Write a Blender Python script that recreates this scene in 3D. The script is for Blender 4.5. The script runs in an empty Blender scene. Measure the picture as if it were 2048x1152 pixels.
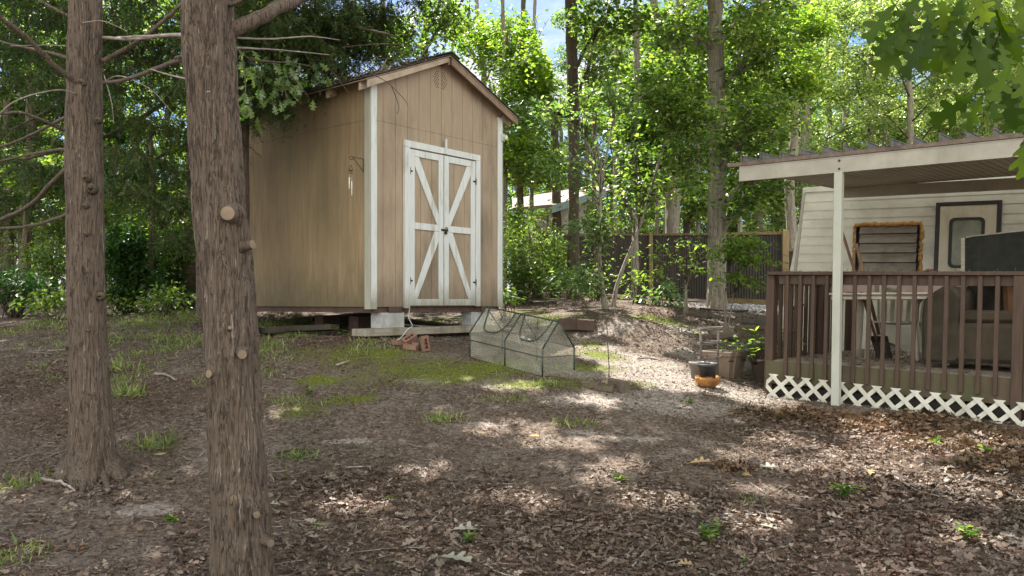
import bpy, math, random
import numpy as np
from mathutils import Vector, Matrix
R = math.radians
C = bpy.context.scene.collection
sc = bpy.context.scene
rng = np.random.default_rng(7)
random.seed(7)
EYE = 1.5; FL = 1650.0; HY = 605.0
# ---------------------------------------------------------------- camera
cd = bpy.data.cameras.new('camera'); cam = bpy.data.objects.new('camera', cd); C.objects.link(cam)
cam.location = (0, 0, EYE); cam.rotation_euler = (R(90), 0, 0)
cd.sensor_width = 36; cd.lens = 36 * FL / 2048; cd.shift_y = (HY - 576) / 2048
cd.clip_start = .05; cd.clip_end = 1000
sc.camera = cam
# ---------------------------------------------------------------- light
SUN_EL = 62.0
SH = np.array([-.507, .862])                       # horizontal direction towards the sun
SUN = np.array([SH[0] * math.cos(R(SUN_EL)), SH[1] * math.cos(R(SUN_EL)), math.sin(R(SUN_EL))])
w = bpy.data.worlds.new('World'); sc.world = w; w.use_nodes = True
nt = w.node_tree; nt.nodes.clear()
def N(t, kind, **kw):
    n = t.nodes.new(kind)
    for k, v in kw.items(): setattr(n, k, v)
    return n
out = N(nt, 'ShaderNodeOutputWorld'); bg = N(nt, 'ShaderNodeBackground'); sky = N(nt, 'ShaderNodeTexSky')
sky.sky_type = 'NISHITA'; sky.sun_disc = False; sky.sun_elevation = R(SUN_EL)
sky.sun_rotation = math.atan2(SH[0], SH[1])
sky.air_density = 1.0; sky.dust_density = 1.0; sky.ozone_density = 1.0
tc = N(nt, 'ShaderNodeTexCoord'); mp = N(nt, 'ShaderNodeMapping'); mp.inputs['Scale'].default_value = (1, 1, 2.5)
nz = N(nt, 'ShaderNodeTexNoise'); nz.inputs['Scale'].default_value = 2.6; nz.inputs['Detail'].default_value = 7; nz.inputs['Roughness'].default_value = .55
rp = N(nt, 'ShaderNodeValToRGB'); rp.color_ramp.elements[0].position = .47; rp.color_ramp.elements[1].position = .60
mx = N(nt, 'ShaderNodeMix', data_type='RGBA')
nt.links.new(tc.outputs['Generated'], mp.inputs['Vector']); nt.links.new(mp.outputs['Vector'], nz.inputs['Vector'])
nt.links.new(nz.outputs['Fac'], rp.inputs['Fac'])
# bright cloud added behind the camera as fill light; sky ahead dimmed bluer
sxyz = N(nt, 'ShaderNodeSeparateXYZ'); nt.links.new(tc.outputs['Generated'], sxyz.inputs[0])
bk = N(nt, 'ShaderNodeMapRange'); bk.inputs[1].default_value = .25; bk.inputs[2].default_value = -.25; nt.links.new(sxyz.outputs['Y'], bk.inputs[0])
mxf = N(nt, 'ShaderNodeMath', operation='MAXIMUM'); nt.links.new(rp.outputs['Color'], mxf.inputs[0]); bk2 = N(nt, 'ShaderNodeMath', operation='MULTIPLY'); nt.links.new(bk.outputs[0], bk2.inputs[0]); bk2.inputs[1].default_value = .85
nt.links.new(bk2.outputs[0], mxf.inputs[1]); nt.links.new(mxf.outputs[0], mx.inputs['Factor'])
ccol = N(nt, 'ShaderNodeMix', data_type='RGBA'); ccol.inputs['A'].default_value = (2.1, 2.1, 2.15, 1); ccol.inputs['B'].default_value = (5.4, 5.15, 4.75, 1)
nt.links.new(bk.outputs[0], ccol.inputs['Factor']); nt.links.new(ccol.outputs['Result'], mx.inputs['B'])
sky_tint = N(nt, 'ShaderNodeMix', data_type='RGBA'); sky_tint.inputs['A'].default_value = (.27, .33, .43, 1); sky_tint.inputs['B'].default_value = (1.06, 1.0, .90, 1); nt.links.new(bk.outputs[0], sky_tint.inputs['Factor'])
sky_mul = N(nt, 'ShaderNodeMix', data_type='RGBA', blend_type='MULTIPLY'); sky_mul.inputs['Factor'].default_value = 1; sky_mul.inputs['B'].default_value = (1.10, 1.0, .86, 1)   # darkens and blues the sky ahead, slightly warms it behind
nt.links.new(sky_tint.outputs['Result'], sky_mul.inputs['B']); nt.links.new(sky.outputs['Color'], sky_mul.inputs['A']); nt.links.new(sky_mul.outputs['Result'], mx.inputs['A']); nt.links.new(mx.outputs['Result'], bg.inputs['Color'])
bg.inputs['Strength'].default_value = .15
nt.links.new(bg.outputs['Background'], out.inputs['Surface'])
sd = bpy.data.lights.new('sun', 'SUN'); so = bpy.data.objects.new('sun', sd); C.objects.link(so)
sd.energy = 5.0; sd.angle = R(.5); sd.color = (1, .94, .86)
so.rotation_euler = Vector(-SUN).to_track_quat('-Z', 'Y').to_euler()
sc.view_settings.view_transform = 'Standard'; sc.view_settings.look = 'None'
sc.view_settings.exposure = 1.85; sc.view_settings.gamma = 1.0
sc.cycles.max_bounces = 8; sc.cycles.diffuse_bounces = 4; sc.cycles.transmission_bounces = 5
sc.cycles.transparent_max_bounces = 12; sc.cycles.glossy_bounces = 2
sc.cycles.use_denoising = True
sc.cycles.caustics_reflective = False; sc.cycles.caustics_refractive = False
# ---------------------------------------------------------------- helpers
def P(px, py, d): return np.array([(px - 1024) / FL * d, d, EYE + (HY - py) / FL * d])
np.seterr(over='ignore')
def hsh(ix, iy, iz):
    n = (ix.astype(np.int64) * 374761393 + iy.astype(np.int64) * 668265263 + iz.astype(np.int64) * 2147483647 ) & 0xffffffff
    n = ((n ^ (n >> 13)) * 1274126177) & 0xffffffff
    n = ((n ^ (n >> 15)) * 2246822519) & 0xffffffff
    return ((n ^ (n >> 16)) & 0xffffff) / float(0xffffff)
def vn(x, y, z):
    x, y, z = np.broadcast_arrays(np.asarray(x, float), np.asarray(y, float), np.asarray(z, float))
    fx, fy, fz = np.floor(x), np.floor(y), np.floor(z)
    tx, ty, tz = x - fx, y - fy, z - fz
    tx, ty, tz = tx*tx*(3-2*tx), ty*ty*(3-2*ty), tz*tz*(3-2*tz)
    r = 0
    for a in (0, 1):
        for b in (0, 1):
            for c in (0, 1):
                r = r + hsh(fx+a, fy+b, fz*3+c*3+11) * (tx if a else 1-tx) * (ty if b else 1-ty) * (tz if c else 1-tz)
    return r * 2 - 1
def fbm(x, y, z=0.0, o=4):
    r = 0; a = 1; s = 0
    for i in range(o):
        r = r + a * vn(np.asarray(x) * 2**i + 17.3*i, np.asarray(y) * 2**i + 5.1*i, np.asarray(z) * 2**i + 3.7*i); s += a; a *= .5
    return r / s
def tag(o, label=None, cat=None, group=None, kind=None):
    if label: o['label'] = label
    if cat: o['category'] = cat
    if group: o['group'] = group
    if kind: o['kind'] = kind
    return o
def thing(name, label, cat, loc=(0, 0, 0), rot=(0, 0, 0), group=None):
    o = bpy.data.objects.new(name, None); C.objects.link(o); o.location = tuple(float(v) for v in loc); o.rotation_euler = rot
    o.empty_display_size = .1
    return tag(o, label, cat, group)
def nm(name, V, loops, starts, mat, parent=None, smooth=False, world=True, matidx=None):
    """mesh from arrays; V in world coordinates when the parent is an unrotated thing"""
    V = np.asarray(V, np.float32).reshape(-1, 3)
    if parent is not None and world:
        V = V - np.array(parent.matrix_world.translation if False else root_loc(parent), np.float32)
    me = bpy.data.meshes.new(name)
    me.vertices.add(len(V)); me.vertices.foreach_set('co', V.ravel())
    me.loops.add(len(loops)); me.loops.foreach_set('vertex_index', np.asarray(loops, np.int32))
    me.polygons.add(len(starts)); me.polygons.foreach_set('loop_start', np.asarray(starts, np.int32))
    me.polygons.foreach_set('use_smooth', np.full(len(starts), smooth, bool))
    if matidx is not None: me.polygons.foreach_set('material_index', np.asarray(matidx, np.int32))
    for m in (mat if isinstance(mat, (list, tuple)) else [mat]): me.materials.append(m)
    me.update(calc_edges=True); me.validate()
    o = bpy.data.objects.new(name, me); C.objects.link(o)
    if parent is not None: o.parent = parent
    return o
def root_loc(p):
    v = Vector((0, 0, 0))
    while p is not None:
        v = v + Vector(p.location); p = p.parent
    return v
def basis(ax, hint=(0, 0, 1)):
    ax = np.asarray(ax, float); ax = ax / (np.linalg.norm(ax) + 1e-12)
    h = np.asarray(hint, float)
    if abs(ax @ h) > .95: h = np.array([1., 0, 0])
    s = np.cross(ax, h); s /= np.linalg.norm(s)
    return ax, s, np.cross(s, ax)
class MB:
    def __init__(s): s.V = []; s.F = []; s.M = []; s.n = 0
    def add(s, V, F, m=0):
        V = np.asarray(V, float).reshape(-1, 3)
        s.V.append(V); s.F += [tuple(i + s.n for i in f) for f in F]; s.M += [m] * len(F); s.n += len(V); return s
    def box(s, a, b, m=0):
        x0, y0, z0 = a; x1, y1, z1 = b
        V = [(x0,y0,z0),(x1,y0,z0),(x1,y1,z0),(x0,y1,z0),(x0,y0,z1),(x1,y0,z1),(x1,y1,z1),(x0,y1,z1)]
        return s.add(V, [(0,3,2,1),(4,5,6,7),(0,1,5,4),(1,2,6,5),(2,3,7,6),(3,0,4,7)], m)
    def bar(s, p, q, w, h, hint=(0, 0, 1), m=0):
        p = np.asarray(p, float); q = np.asarray(q, float)
        ax, sd_, up = basis(q - p, hint); w /= 2; h /= 2
        V = [p - sd_*w - up*h, p + sd_*w - up*h, p + sd_*w + up*h, p - sd_*w + up*h]
        V += [v + (q - p) for v in V]
        return s.add(V, [(0,1,2,3),(4,7,6,5),(0,4,5,1),(1,5,6,2),(2,6,7,3),(3,7,4,0)], m)
    def tube(s, pts, r, n=8, m=0, cap=True):
        pts = np.asarray(pts, float); k = len(pts)
        r = np.full(k, float(r)) if np.isscalar(r) else np.asarray(r, float)
        T = np.gradient(pts, axis=0); T /= np.linalg.norm(T, axis=1)[:, None] + 1e-12
        _, u, v = basis(T[0]); th = np.arange(n) * 2 * math.pi / n; V = []
        for i in range(k):
            u = u - T[i] * (u @ T[i]); u /= np.linalg.norm(u); v = np.cross(T[i], u)
            V.append(pts[i] + r[i] * (np.cos(th)[:, None] * u + np.sin(th)[:, None] * v))
        F = [(i*n+j, i*n+(j+1) % n, (i+1)*n+(j+1) % n, (i+1)*n+j) for i in range(k-1) for j in range(n)]
        if cap: F += [tuple(range(n-1, -1, -1)), tuple((k-1)*n + j for j in range(n))]
        return s.add(np.concatenate(V), F, m)
    def prism(s, poly, d0, d1, ax='y', m=0):
        """poly: (a,b) pairs; extruded along ax between d0 and d1"""
        n = len(poly); V = []
        for d in (d0, d1):
            for a, b in poly: V.append({'y': (a, d, b), 'x': (d, a, b), 'z': (a, b, d)}[ax])
        F = [tuple(range(n)), tuple(range(2*n-1, n-1, -1))] + [(i, i+n, (i+1) % n + n, (i+1) % n) for i in range(n)]
        return s.add(V, F, m)
    def lathe(s, prof, c, n=24, m=0, sq=None):
        """prof: (r,z) list around the vertical through c"""
        th = np.arange(n) * 2 * math.pi / n; V = []; c = np.asarray(c, float)
        for r_, z_ in prof: V.append(np.stack([c[0] + r_*np.cos(th), c[1] + r_*np.sin(th), np.full(n, c[2] + z_)], 1))
        F = [(i*n+j, i*n+(j+1) % n, (i+1)*n+(j+1) % n, (i+1)*n+j) for i in range(len(prof)-1) for j in range(n)]
        return s.add(np.concatenate(V), F, m)
    def build(s, name, mat, parent=None, smooth=False, bevel=0, world=True):
        V = np.concatenate(s.V); L = []; S = []
        for f in s.F: S.append(len(L)); L += f
        o = nm(name, V, L, S, mat, parent, smooth, world, s.M if isinstance(mat, (list, tuple)) else None)
        if bevel:
            b = o.modifiers.new('bevel', 'BEVEL'); b.width = bevel; b.segments = 1; b.limit_method = 'ANGLE'; b.angle_limit = R(50)
            b.harden_normals = False
        return o
def curve_pts(ctrl, n):
    """Catmull-Rom through control points"""
    c = np.asarray(ctrl, float); c = np.vstack([2*c[0]-c[1], c, 2*c[-1]-c[-2]]); out_ = []
    m = len(c) - 3; t = np.linspace(0, m - 1e-6, n)
    for a in t:
        i = int(a); f = a - i; p0, p1, p2, p3 = c[i:i+4]
        out_.append(.5*((2*p1) + (-p0+p2)*f + (2*p0-5*p1+4*p2-p3)*f*f + (-p0+3*p1-3*p2+p3)*f**3))
    return np.array(out_)
# leaf templates: (side, along, lift), faces all with the same vertex count
TPL = {
 'rh': ([(0,0,0),(.5,.42,.10),(0,1,-.05),(-.5,.42,.10)], [(0,1,2),(0,2,3)]),
 'oval': ([(0,0,0),(.36,.22,.05),(.5,.5,.08),(.3,.82,.03),(0,1,-.06),(-.3,.82,.03),(-.5,.5,.08),(-.36,.22,.05)], [(0,1,2,3,4),(4,5,6,7,0)]),
 'maple': ([(0,0,0),(.28,.05,.03),(.52,.28,.06),(.24,.42,.03),(.3,.78,.04),(0,1,-.03),(-.3,.78,.04),(-.24,.42,.03),(-.52,.28,.06),(-.28,.05,.03)], [(0,1,2,3,4,5),(5,6,7,8,9,0)]),
}
_oh = [(.015,-.16),(.03,.02),(.13,.12),(.10,.20),(.30,.30),(.33,.38),(.14,.40),(.12,.47),(.42,.58),(.46,.68),(.36,.70),(.17,.66),(.15,.74),(.30,.88),(.27,.95),(.10,.93),(0,1.0)]
_ol = [(x, y, .10*abs(x) - .25*(y-.4)**2) for x, y in _oh] + [(-x, y, .10*abs(x) - .25*(y-.4)**2) for x, y in _oh[-2::-1]]
_n = len(_oh)
TPL['oak'] = (_ol, [tuple(range(0, _n)) + (), tuple(range(_n-1, 2*_n-1))])
TPL['oak'] = (_ol, [tuple(range(2*_n-1))])
_dh = [(.02,-.1),(.14,.12),(.30,.24),(.16,.38),(.42,.56),(.2,.70),(.26,.86),(0,1.0)]
_dl = [(x, y, 0) for x, y in _dh] + [(-x, y, 0) for x, y in _dh[-2::-1]]
TPL['dead'] = (_dl, [tuple(range(0, 8)), tuple(range(7, 15)) ])
TPL['dead'] = (_dl, [(0,1,13,14),(1,2,12,13),(2,3,11,12),(3,4,10,11),(4,5,9,10),(5,6,8,9)])
def leaf_arrays(Cn, D, Nn, L, W, kind, curl=None):
    t, f = TPL[kind]; t = np.array(t, float); k = len(t); n = len(Cn)
    D = D / (np.linalg.norm(D, axis=1)[:, None] + 1e-9)
    S = np.cross(D, Nn); S /= np.linalg.norm(S, axis=1)[:, None] + 1e-9; U = np.cross(S, D)
    L = np.broadcast_to(L, n)[:, None, None]; W = np.broadcast_to(W, n)[:, None, None]
    tz = np.broadcast_to(t[:, 2], (n, k))
    if curl is not None: tz = tz + curl[:, None] * (np.abs(t[:, 0])*1.3 + (t[:, 1]-.5)**2 * .9)[None]
    V = Cn[:, None] + t[None, :, 0:1]*W*S[:, None] + t[None, :, 1:2]*L*D[:, None] + tz[:, :, None]*L*U[:, None]
    f = np.array(f); m = f.shape[1]
    Lp = (f.ravel()[None] + np.arange(n)[:, None]*k).ravel()
    return V.reshape(-1, 3), Lp, m
def leaf_obj(name, Cn, D, Nn, L, W, kind, mat, parent=None, curl=None, world=True, smooth=False):
    V, Lp, m = leaf_arrays(Cn, D, Nn, L, W, kind, curl)
    return nm(name, V, Lp, np.arange(0, len(Lp), m), mat, parent, smooth, world)
def rdir(n, up=0.0, spread=1.0, g=rng):
    v = g.normal(size=(n, 3)) * spread; v[:, 2] += up
    return v / (np.linalg.norm(v, axis=1)[:, None] + 1e-9)
# ---------------------------------------------------------------- materials
def newmat(name):
    m = bpy.data.materials.new(name); m.use_nodes = True; t = m.node_tree; b = t.nodes['Principled BSDF']; return m, t, b
def noise(t, scale, detail=4, rough=.6, stretch=(1, 1, 1), coord='Object', dist=0):
    tc = N(t, 'ShaderNodeTexCoord'); mp = N(t, 'ShaderNodeMapping'); mp.inputs['Scale'].default_value = stretch
    nz = N(t, 'ShaderNodeTexNoise'); nz.inputs['Scale'].default_value = scale; nz.inputs['Detail'].default_value = detail
    nz.inputs['Roughness'].default_value = rough; nz.inputs['Distortion'].default_value = dist
    t.links.new(tc.outputs[coord], mp.inputs['Vector']); t.links.new(mp.outputs['Vector'], nz.inputs['Vector']); return nz.outputs['Fac']
def ramp(t, fac, stops):
    r = N(t, 'ShaderNodeValToRGB'); e = r.color_ramp.elements
    while len(e) < len(stops): e.new(.5)
    for i, (p, c) in enumerate(stops):
        e[i].position = p; e[i].color = (*c, 1) if len(c) == 3 else c
    t.links.new(fac, r.inputs['Fac']); return r.outputs['Color']
def mixc(t, fac, a, b, mode='MIX'):
    m = N(t, 'ShaderNodeMix', data_type='RGBA', blend_type=mode)
    for k, v in (('Factor', fac), ('A', a), ('B', b)):
        if isinstance(v, (int, float)): m.inputs[k].default_value = v
        elif isinstance(v, tuple): m.inputs[k].default_value = (*v, 1)
        else: t.links.new(v, m.inputs[k])
    return m.outputs['Result']
def bump(t, b, h, dist=.01, strength=.6):
    n = N(t, 'ShaderNodeBump'); n.inputs['Distance'].default_value = dist; n.inputs['Strength'].default_value = strength
    t.links.new(h, n.inputs['Height']); t.links.new(n.outputs['Normal'], b.inputs['Normal'])
def weathered(name, c1, c2, dirt=None, rough=.75, scale=6, stretch=(1, 1, 1), bscale=40, bd=.003, metal=0, dirt_amt=(.52, .72), dscale=3, dstretch=(1, 1, .35), detail=6, splash=None):
    m, t, b = newmat(name)
    col = ramp(t, noise(t, scale, detail, .6, stretch), [(.3, c1), (.7, c2)])
    if dirt is not None:
        f = ramp(t, noise(t, dscale, 6, .65, dstretch), [(dirt_amt[0], (0, 0, 0)), (dirt_amt[1], (1, 1, 1))])
        col = mixc(t, f, col, dirt)
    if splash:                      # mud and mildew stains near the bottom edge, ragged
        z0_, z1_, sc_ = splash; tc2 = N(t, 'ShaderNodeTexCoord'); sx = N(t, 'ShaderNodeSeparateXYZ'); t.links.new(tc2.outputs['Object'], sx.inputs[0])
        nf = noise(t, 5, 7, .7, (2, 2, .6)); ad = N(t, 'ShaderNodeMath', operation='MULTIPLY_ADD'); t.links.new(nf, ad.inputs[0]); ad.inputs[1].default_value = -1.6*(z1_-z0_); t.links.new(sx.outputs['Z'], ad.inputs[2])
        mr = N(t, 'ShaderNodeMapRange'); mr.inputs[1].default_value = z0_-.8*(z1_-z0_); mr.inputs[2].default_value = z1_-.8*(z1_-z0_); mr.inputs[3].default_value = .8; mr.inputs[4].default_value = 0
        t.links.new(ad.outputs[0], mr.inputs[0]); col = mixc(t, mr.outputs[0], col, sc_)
    t.links.new(col, b.inputs['Base Color']); b.inputs['Roughness'].default_value = rough; b.inputs['Metallic'].default_value = metal
    bump(t, b, noise(t, bscale, 5, .7, stretch), bd, .7)
    return m
def leafmat(name, cols, trans=.35, rough=.45, tcol=None, spec=.5):
    m, t, b = newmat(name)
    g = N(t, 'ShaderNodeNewGeometry')
    col = ramp(t, g.outputs['Random Per Island'], [(i/(len(cols)-1), c) for i, c in enumerate(cols)])
    oi = N(t, 'ShaderNodeTexCoord'); nz = N(t, 'ShaderNodeTexNoise'); nz.inputs['Scale'].default_value = .7
    t.links.new(oi.outputs['Object'], nz.inputs['Vector'])
    mul = ramp(t, nz.outputs['Fac'], [(.3, (.62, .70, .60)), (.7, (1.18, 1.15, 1.05))])
    col = mixc(t, 1.0, col, mul, 'MULTIPLY')
    t.links.new(col, b.inputs['Base Color']); b.inputs['Roughness'].default_value = rough
    b.inputs['Specular IOR Level'].default_value = spec
    tr = N(t, 'ShaderNodeBsdfTranslucent')
    tc_ = mixc(t, 1.0, col, tcol or (2.3, 2.5, .95), 'MULTIPLY')
    t.links.new(tc_, tr.inputs['Color'])
    ms = N(t, 'ShaderNodeMixShader'); ms.inputs['Fac'].default_value = trans
    t.links.new(b.outputs['BSDF'], ms.inputs[1]); t.links.new(tr.outputs['BSDF'], ms.inputs[2])
    t.links.new(ms.outputs['Shader'], t.nodes['Material Output'].inputs['Surface'])
    return m
M = {}
M['leaf_green'] = leafmat('leaf_green', [(.035,.07,.018),(.06,.11,.026),(.09,.15,.036),(.14,.20,.05),(.25,.29,.10)], .45, .38)
M['leaf_yellow'] = leafmat('leaf_yellow', [(.06,.12,.022),(.10,.17,.032),(.16,.225,.045),(.26,.30,.08)], .48)
M['leaf_pale'] = leafmat('leaf_pale', [(.06,.11,.035),(.11,.17,.06),(.20,.26,.11),(.34,.38,.22),(.5,.52,.38)], .38, .28, spec=1.0)
M['leaf_dark'] = leafmat('leaf_dark', [(.018,.055,.012),(.03,.085,.018),(.05,.12,.022)], .35)
M['leaf_blue'] = leafmat('leaf_blue', [(.05,.10,.035),(.08,.15,.05),(.13,.21,.08),(.26,.34,.2)], .4, .3, spec=1.0)
M['moss'] = leafmat('moss_tips', [(.10,.14,.015),(.18,.22,.025),(.28,.30,.04),(.20,.18,.05)], .4, .7, spec=.2)
M['leaf_near'] = leafmat('leaf_near', [(.022,.05,.008),(.04,.08,.011),(.065,.115,.014),(.10,.15,.018)], .42, .6, (2.3,2.3,.45), .2)
M['cedar'] = leafmat('cedar_needles', [(.02,.045,.012),(.035,.075,.018),(.06,.10,.022),(.09,.07,.03)], .3, .6)
M['litter'] = leafmat('dead_leaves', [(.052,.030,.024),(.095,.058,.044),(.15,.096,.073),(.060,.041,.034),(.20,.145,.118),(.030,.020,.016),(.27,.225,.195),(.095,.048,.034)], .15, .6, (1.4,1.0,.7))
M['litter_tan'] = leafmat('dead_leaves_tan', [(.07,.042,.026),(.12,.077,.046),(.19,.125,.075),(.09,.056,.036)], .15, .6, (1.4,1.0,.7))
M['chips'] = leafmat('bark_crumbs', [(.06,.042,.034),(.12,.085,.065),(.20,.16,.13),(.08,.055,.04)], .0, .8)
M['grass'] = leafmat('grass_blades', [(.10,.15,.045),(.16,.21,.065),(.24,.28,.11),(.34,.31,.18)], .35, .5)
M['twig'] = weathered('twig', (.14,.11,.09), (.34,.30,.26), None, .8, 9, (1,1,1), 60, .001)
M['twig_dark'] = weathered('twig_dark', (.05,.038,.03), (.10,.08,.06), None, .8, 9, (1,1,1), 60, .001)
def bark(name, cols, sc_=1.0, bd=.02):
    m, t, b = newmat(name)
    f = noise(t, 48*sc_, 6, .75, (1, 1, .10), dist=.5)
    g = noise(t, 3.0, 4, .65, (1, 1, .6))
    k = noise(t, 30*sc_, 3, .6, (1, 1, .09), dist=1.2)
    c = ramp(t, f, [(.30, cols[0]), (.46, cols[1]), (.56, cols[3]), (.70, cols[2])])
    c = mixc(t, ramp(t, g, [(.40, (0,0,0)), (.65, (.55,.55,.55))]), c, cols[3])
    c = mixc(t, ramp(t, k, [(.455, (0,0,0)), (.49, (.85,.85,.85)), (.505, (.85,.85,.85)), (.54, (0,0,0))]), c, cols[0])
    t.links.new(c, b.inputs['Base Color']); b.inputs['Roughness'].default_value = .9
    b.inputs['Specular IOR Level'].default_value = .25
    bump(t, b, f, bd, .9); return m
M['bark_cedar'] = bark('bark_cedar', [(.026,.020,.015),(.145,.113,.087),(.38,.34,.29),(.105,.08,.06)])
M['bark_grey'] = bark('bark_grey', [(.12,.10,.08),(.36,.33,.28),(.58,.55,.49),(.27,.25,.19)], .8, .03)
M['bark_dark'] = bark('bark_dark', [(.04,.032,.024),(.13,.105,.08),(.22,.19,.15),(.10,.085,.055)])
M['cutwood'] = weathered('cut_wood', (.13,.10,.065), (.22,.165,.11), (.07,.055,.04), .8, 14, (1,1,1), 60, .001)
# ---------------------------------------------------------------- ground surface
_cp = np.array([(-3,0,-.1),(0,0,0),(3,0,0),(-8,0,-.1),(8,0,.1),(-4,3,-.03),(0,3,-.02),(4,3,0),(-9,4,.1),(8,4,.2),
 (-2.6,4.4,.02),(0,4.4,.03),(2.6,4.4,.03),(-5.2,6.2,.15),(-2,6,.19),(0,6,.22),(2.5,6,.2),(4.2,6,.26),(-8,7,.3),(8,6.5,.45),
 (-5,8,.55),(0,8,.66),(-2.2,8,.62),(2,8.2,.60),(1.5,7.2,.43),(0,9,.87),(-1.8,9.8,1.05),(-1.0,10.6,1.03),(-.4,11.4,1.03),(-2.6,11.2,1.10),(-.9,13.2,1.27),(1.2,10,.95),(2.0,8.9,.675),
 (2.75,8.6,.515),(3.4,7.9,.49),(4.5,7.2,.44),(6.5,8,.5),(5,10,.6),(3.5,11,.8),(8,12,.9),
 (2.9,11,.93),(-4,9.5,.93),(-6,10,.95),(-8,14,1.25),(-4,13,1.3),(0,14,1.40),(4.8,15,1.31),(2.8,13,1.31),(1.5,13,1.39),(1.25,17,1.56),
 (3.8,15,1.37),(6.9,20.8,1.44),(2.4,24,1.69),(.9,26,1.85),(-6,20,1.6),(-12,20,1.7),(13,20,1.3),(-12,10,.9),(12,9,.7),(0,30,2.0),(12,30,1.6),(-12,30,2.0)])
_k = len(_cp)
def _phi(r2): return .5 * r2 * np.log(r2 + 1e-9)
_d2 = ((_cp[:, None, :2] - _cp[None, :, :2])**2).sum(-1)
_A = np.zeros((_k+3, _k+3)); _A[:_k, :_k] = _phi(_d2) + np.eye(_k)*.06
_A[:_k, _k:] = np.c_[np.ones(_k), _cp[:, :2]]; _A[_k:, :_k] = _A[:_k, _k:].T
_w = np.linalg.solve(_A, np.r_[_cp[:, 2], 0, 0, 0])
MC = None
def hbase(x, y):
    x = np.asarray(x, float); y = np.asarray(y, float); sh = x.shape; X = np.stack([x.ravel(), y.ravel()], 1)
    o = np.empty(len(X))
    for i in range(0, len(X), 20000):
        d = ((X[i:i+20000, None] - _cp[None, :, :2])**2).sum(-1)
        o[i:i+20000] = _phi(d) @ _w[:_k] + _w[_k] + X[i:i+20000] @ _w[_k+1:]
    far = 1.9 * np.clip(X[:, 1] / 30, 0, 1)
    d = np.maximum(np.abs(X[:, 0]) / 14, np.where(X[:, 1] > 10, (X[:, 1]-10)/24, (10-X[:, 1])/14))
    b = np.clip((d - .75) / .6, 0, 1); b = b*b*(3-2*b)
    return (o*(1-b) + far*b).reshape(sh)
def h(x, y):
    x = np.asarray(x, float); y = np.asarray(y, float)
    z = hbase(x, y) + .022*fbm(x*1.1, y*1.1, 0, 3) + .010*fbm(x*6, y*6, 4, 2)
    # sandy heap beside the two dark kerb blocks
    u_ = (x-1.40)*.93 - (y-11.0)*.36; v_ = (x-1.40)*.36 + (y-11.0)*.93
    m = np.exp(-(((u_-.1)/.62)**2 + (v_/.34)**2)) * .25
    return z + m * (1 + .35*fbm(x*5, y*5, 9, 3))
def G(px, py, d0=3.0, d1=40.0):
    """the ground point seen at photo pixel (px, py)"""
    ds = np.linspace(d0, d1, 1500); x = (px-1024)/FL*ds; zr = EYE + (HY-py)/FL*ds
    df = zr - h(x, ds); i = np.argmax(df < 0)
    if not (df < 0).any(): i = len(ds)-1
    d = ds[i]; return np.array([(px-1024)/FL*d, d, float(h((px-1024)/FL*d, d))])
def ell(lst):
    o = []
    for px, py, rx, ry in lst:
        c = G(px, py); a = G(px, py+ry); b = G(px, py-ry)
        o.append((c[0], c[1], rx/FL*c[1], max(.05, (b[1]-a[1])/2)))
    return o
def emask(E, x, y, soft=.35, wob=.35, fs=1.6):
    m = np.zeros(np.shape(x)); n = fbm(np.asarray(x)*fs, np.asarray(y)*fs, 2.2, 4)
    for cx, cy, rx, ry in E:
        q = np.sqrt(((x-cx)/rx)**2 + ((y-cy)/ry)**2) + wob*n
        m = np.maximum(m, np.clip((1.15 - q)/soft, 0, 1))
    return m
MOSS = ell([(700,718,110,28),(800,735,150,32),(930,750,140,24),(1050,770,110,16),(620,700,60,14),(1180,735,80,12),(640,760,60,12),(760,715,110,26),(860,750,110,16),(690,705,55,16),(1010,735,110,22),(600,825,80,22),(690,800,60,10),(1200,712,60,14),(960,740,60,20),(1120,765,90,16),
            (1300,636,55,8),(1060,622,60,6),(870,640,50,8),(1260,768,70,10),(560,660,60,18),(1180,690,40,10)])
GRASSY = ell([(80,625,130,22),(330,640,120,26),(200,680,120,24),(600,650,80,16),(420,700,60,20),(760,690,90,14),(560,730,60,16),(1010,800,70,10),(1180,850,60,8),(60,650,110,30),(330,690,110,40),(560,680,60,30),(250,760,60,30),(480,760,80,22),(620,800,70,16),(700,700,60,20),(880,840,60,12),(330,880,40,14),(640,920,30,10),(20,1120,60,50),(700,780,90,20),(1100,640,100,10),(1340,650,50,8),(1080,770,40,8)])
SAND = ell([(1250,720,110,22),(1340,760,150,26),(1480,790,100,20),(1230,655,70,18),(1180,690,70,16),(1020,770,90,12),(1180,800,140,16),(1350,810,140,20),(1150,745,80,16),(1430,720,120,16),(1400,670,160,16),(850,760,60,10),(700,882,60,7),(960,850,70,7),(1290,880,70,6),(1170,865,50,5),(300,1020,60,14),(1450,830,90,9),(1500,740,70,20),(1280,790,120,12),(1460,835,110,14)])
LITTER = ell([(1700,870,330,50),(1950,900,200,60),(1250,1080,900,150),(120,830,140,50),(300,800,140,50),(700,1000,260,90),(60,760,120,40),(560,640,70,20),(650,680,60,16),(1900,1000,300,90),(300,600,200,12),(1100,610,120,8)])
def patches_done(): pass
# nonuniform grid
def axis(lo, hi, fine_lo, fine_hi, s):
    a = list(np.arange(fine_lo, fine_hi, s)); v = fine_hi; st = s
    while v < hi: a.append(v); st *= 1.14; v += st
    a.append(hi); v = fine_lo; st = s; b = []
    while v > lo: st *= 1.14; v -= st; b.append(max(v, lo))
    return np.array(b[::-1] + a)
gx = axis(-260, 260, -6.5, 6.5, .045); gy = axis(-160, 420, 3.2, 15.0, .045)
X, Y = np.meshgrid(gx, gy); Z = h(X, Y)
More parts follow.
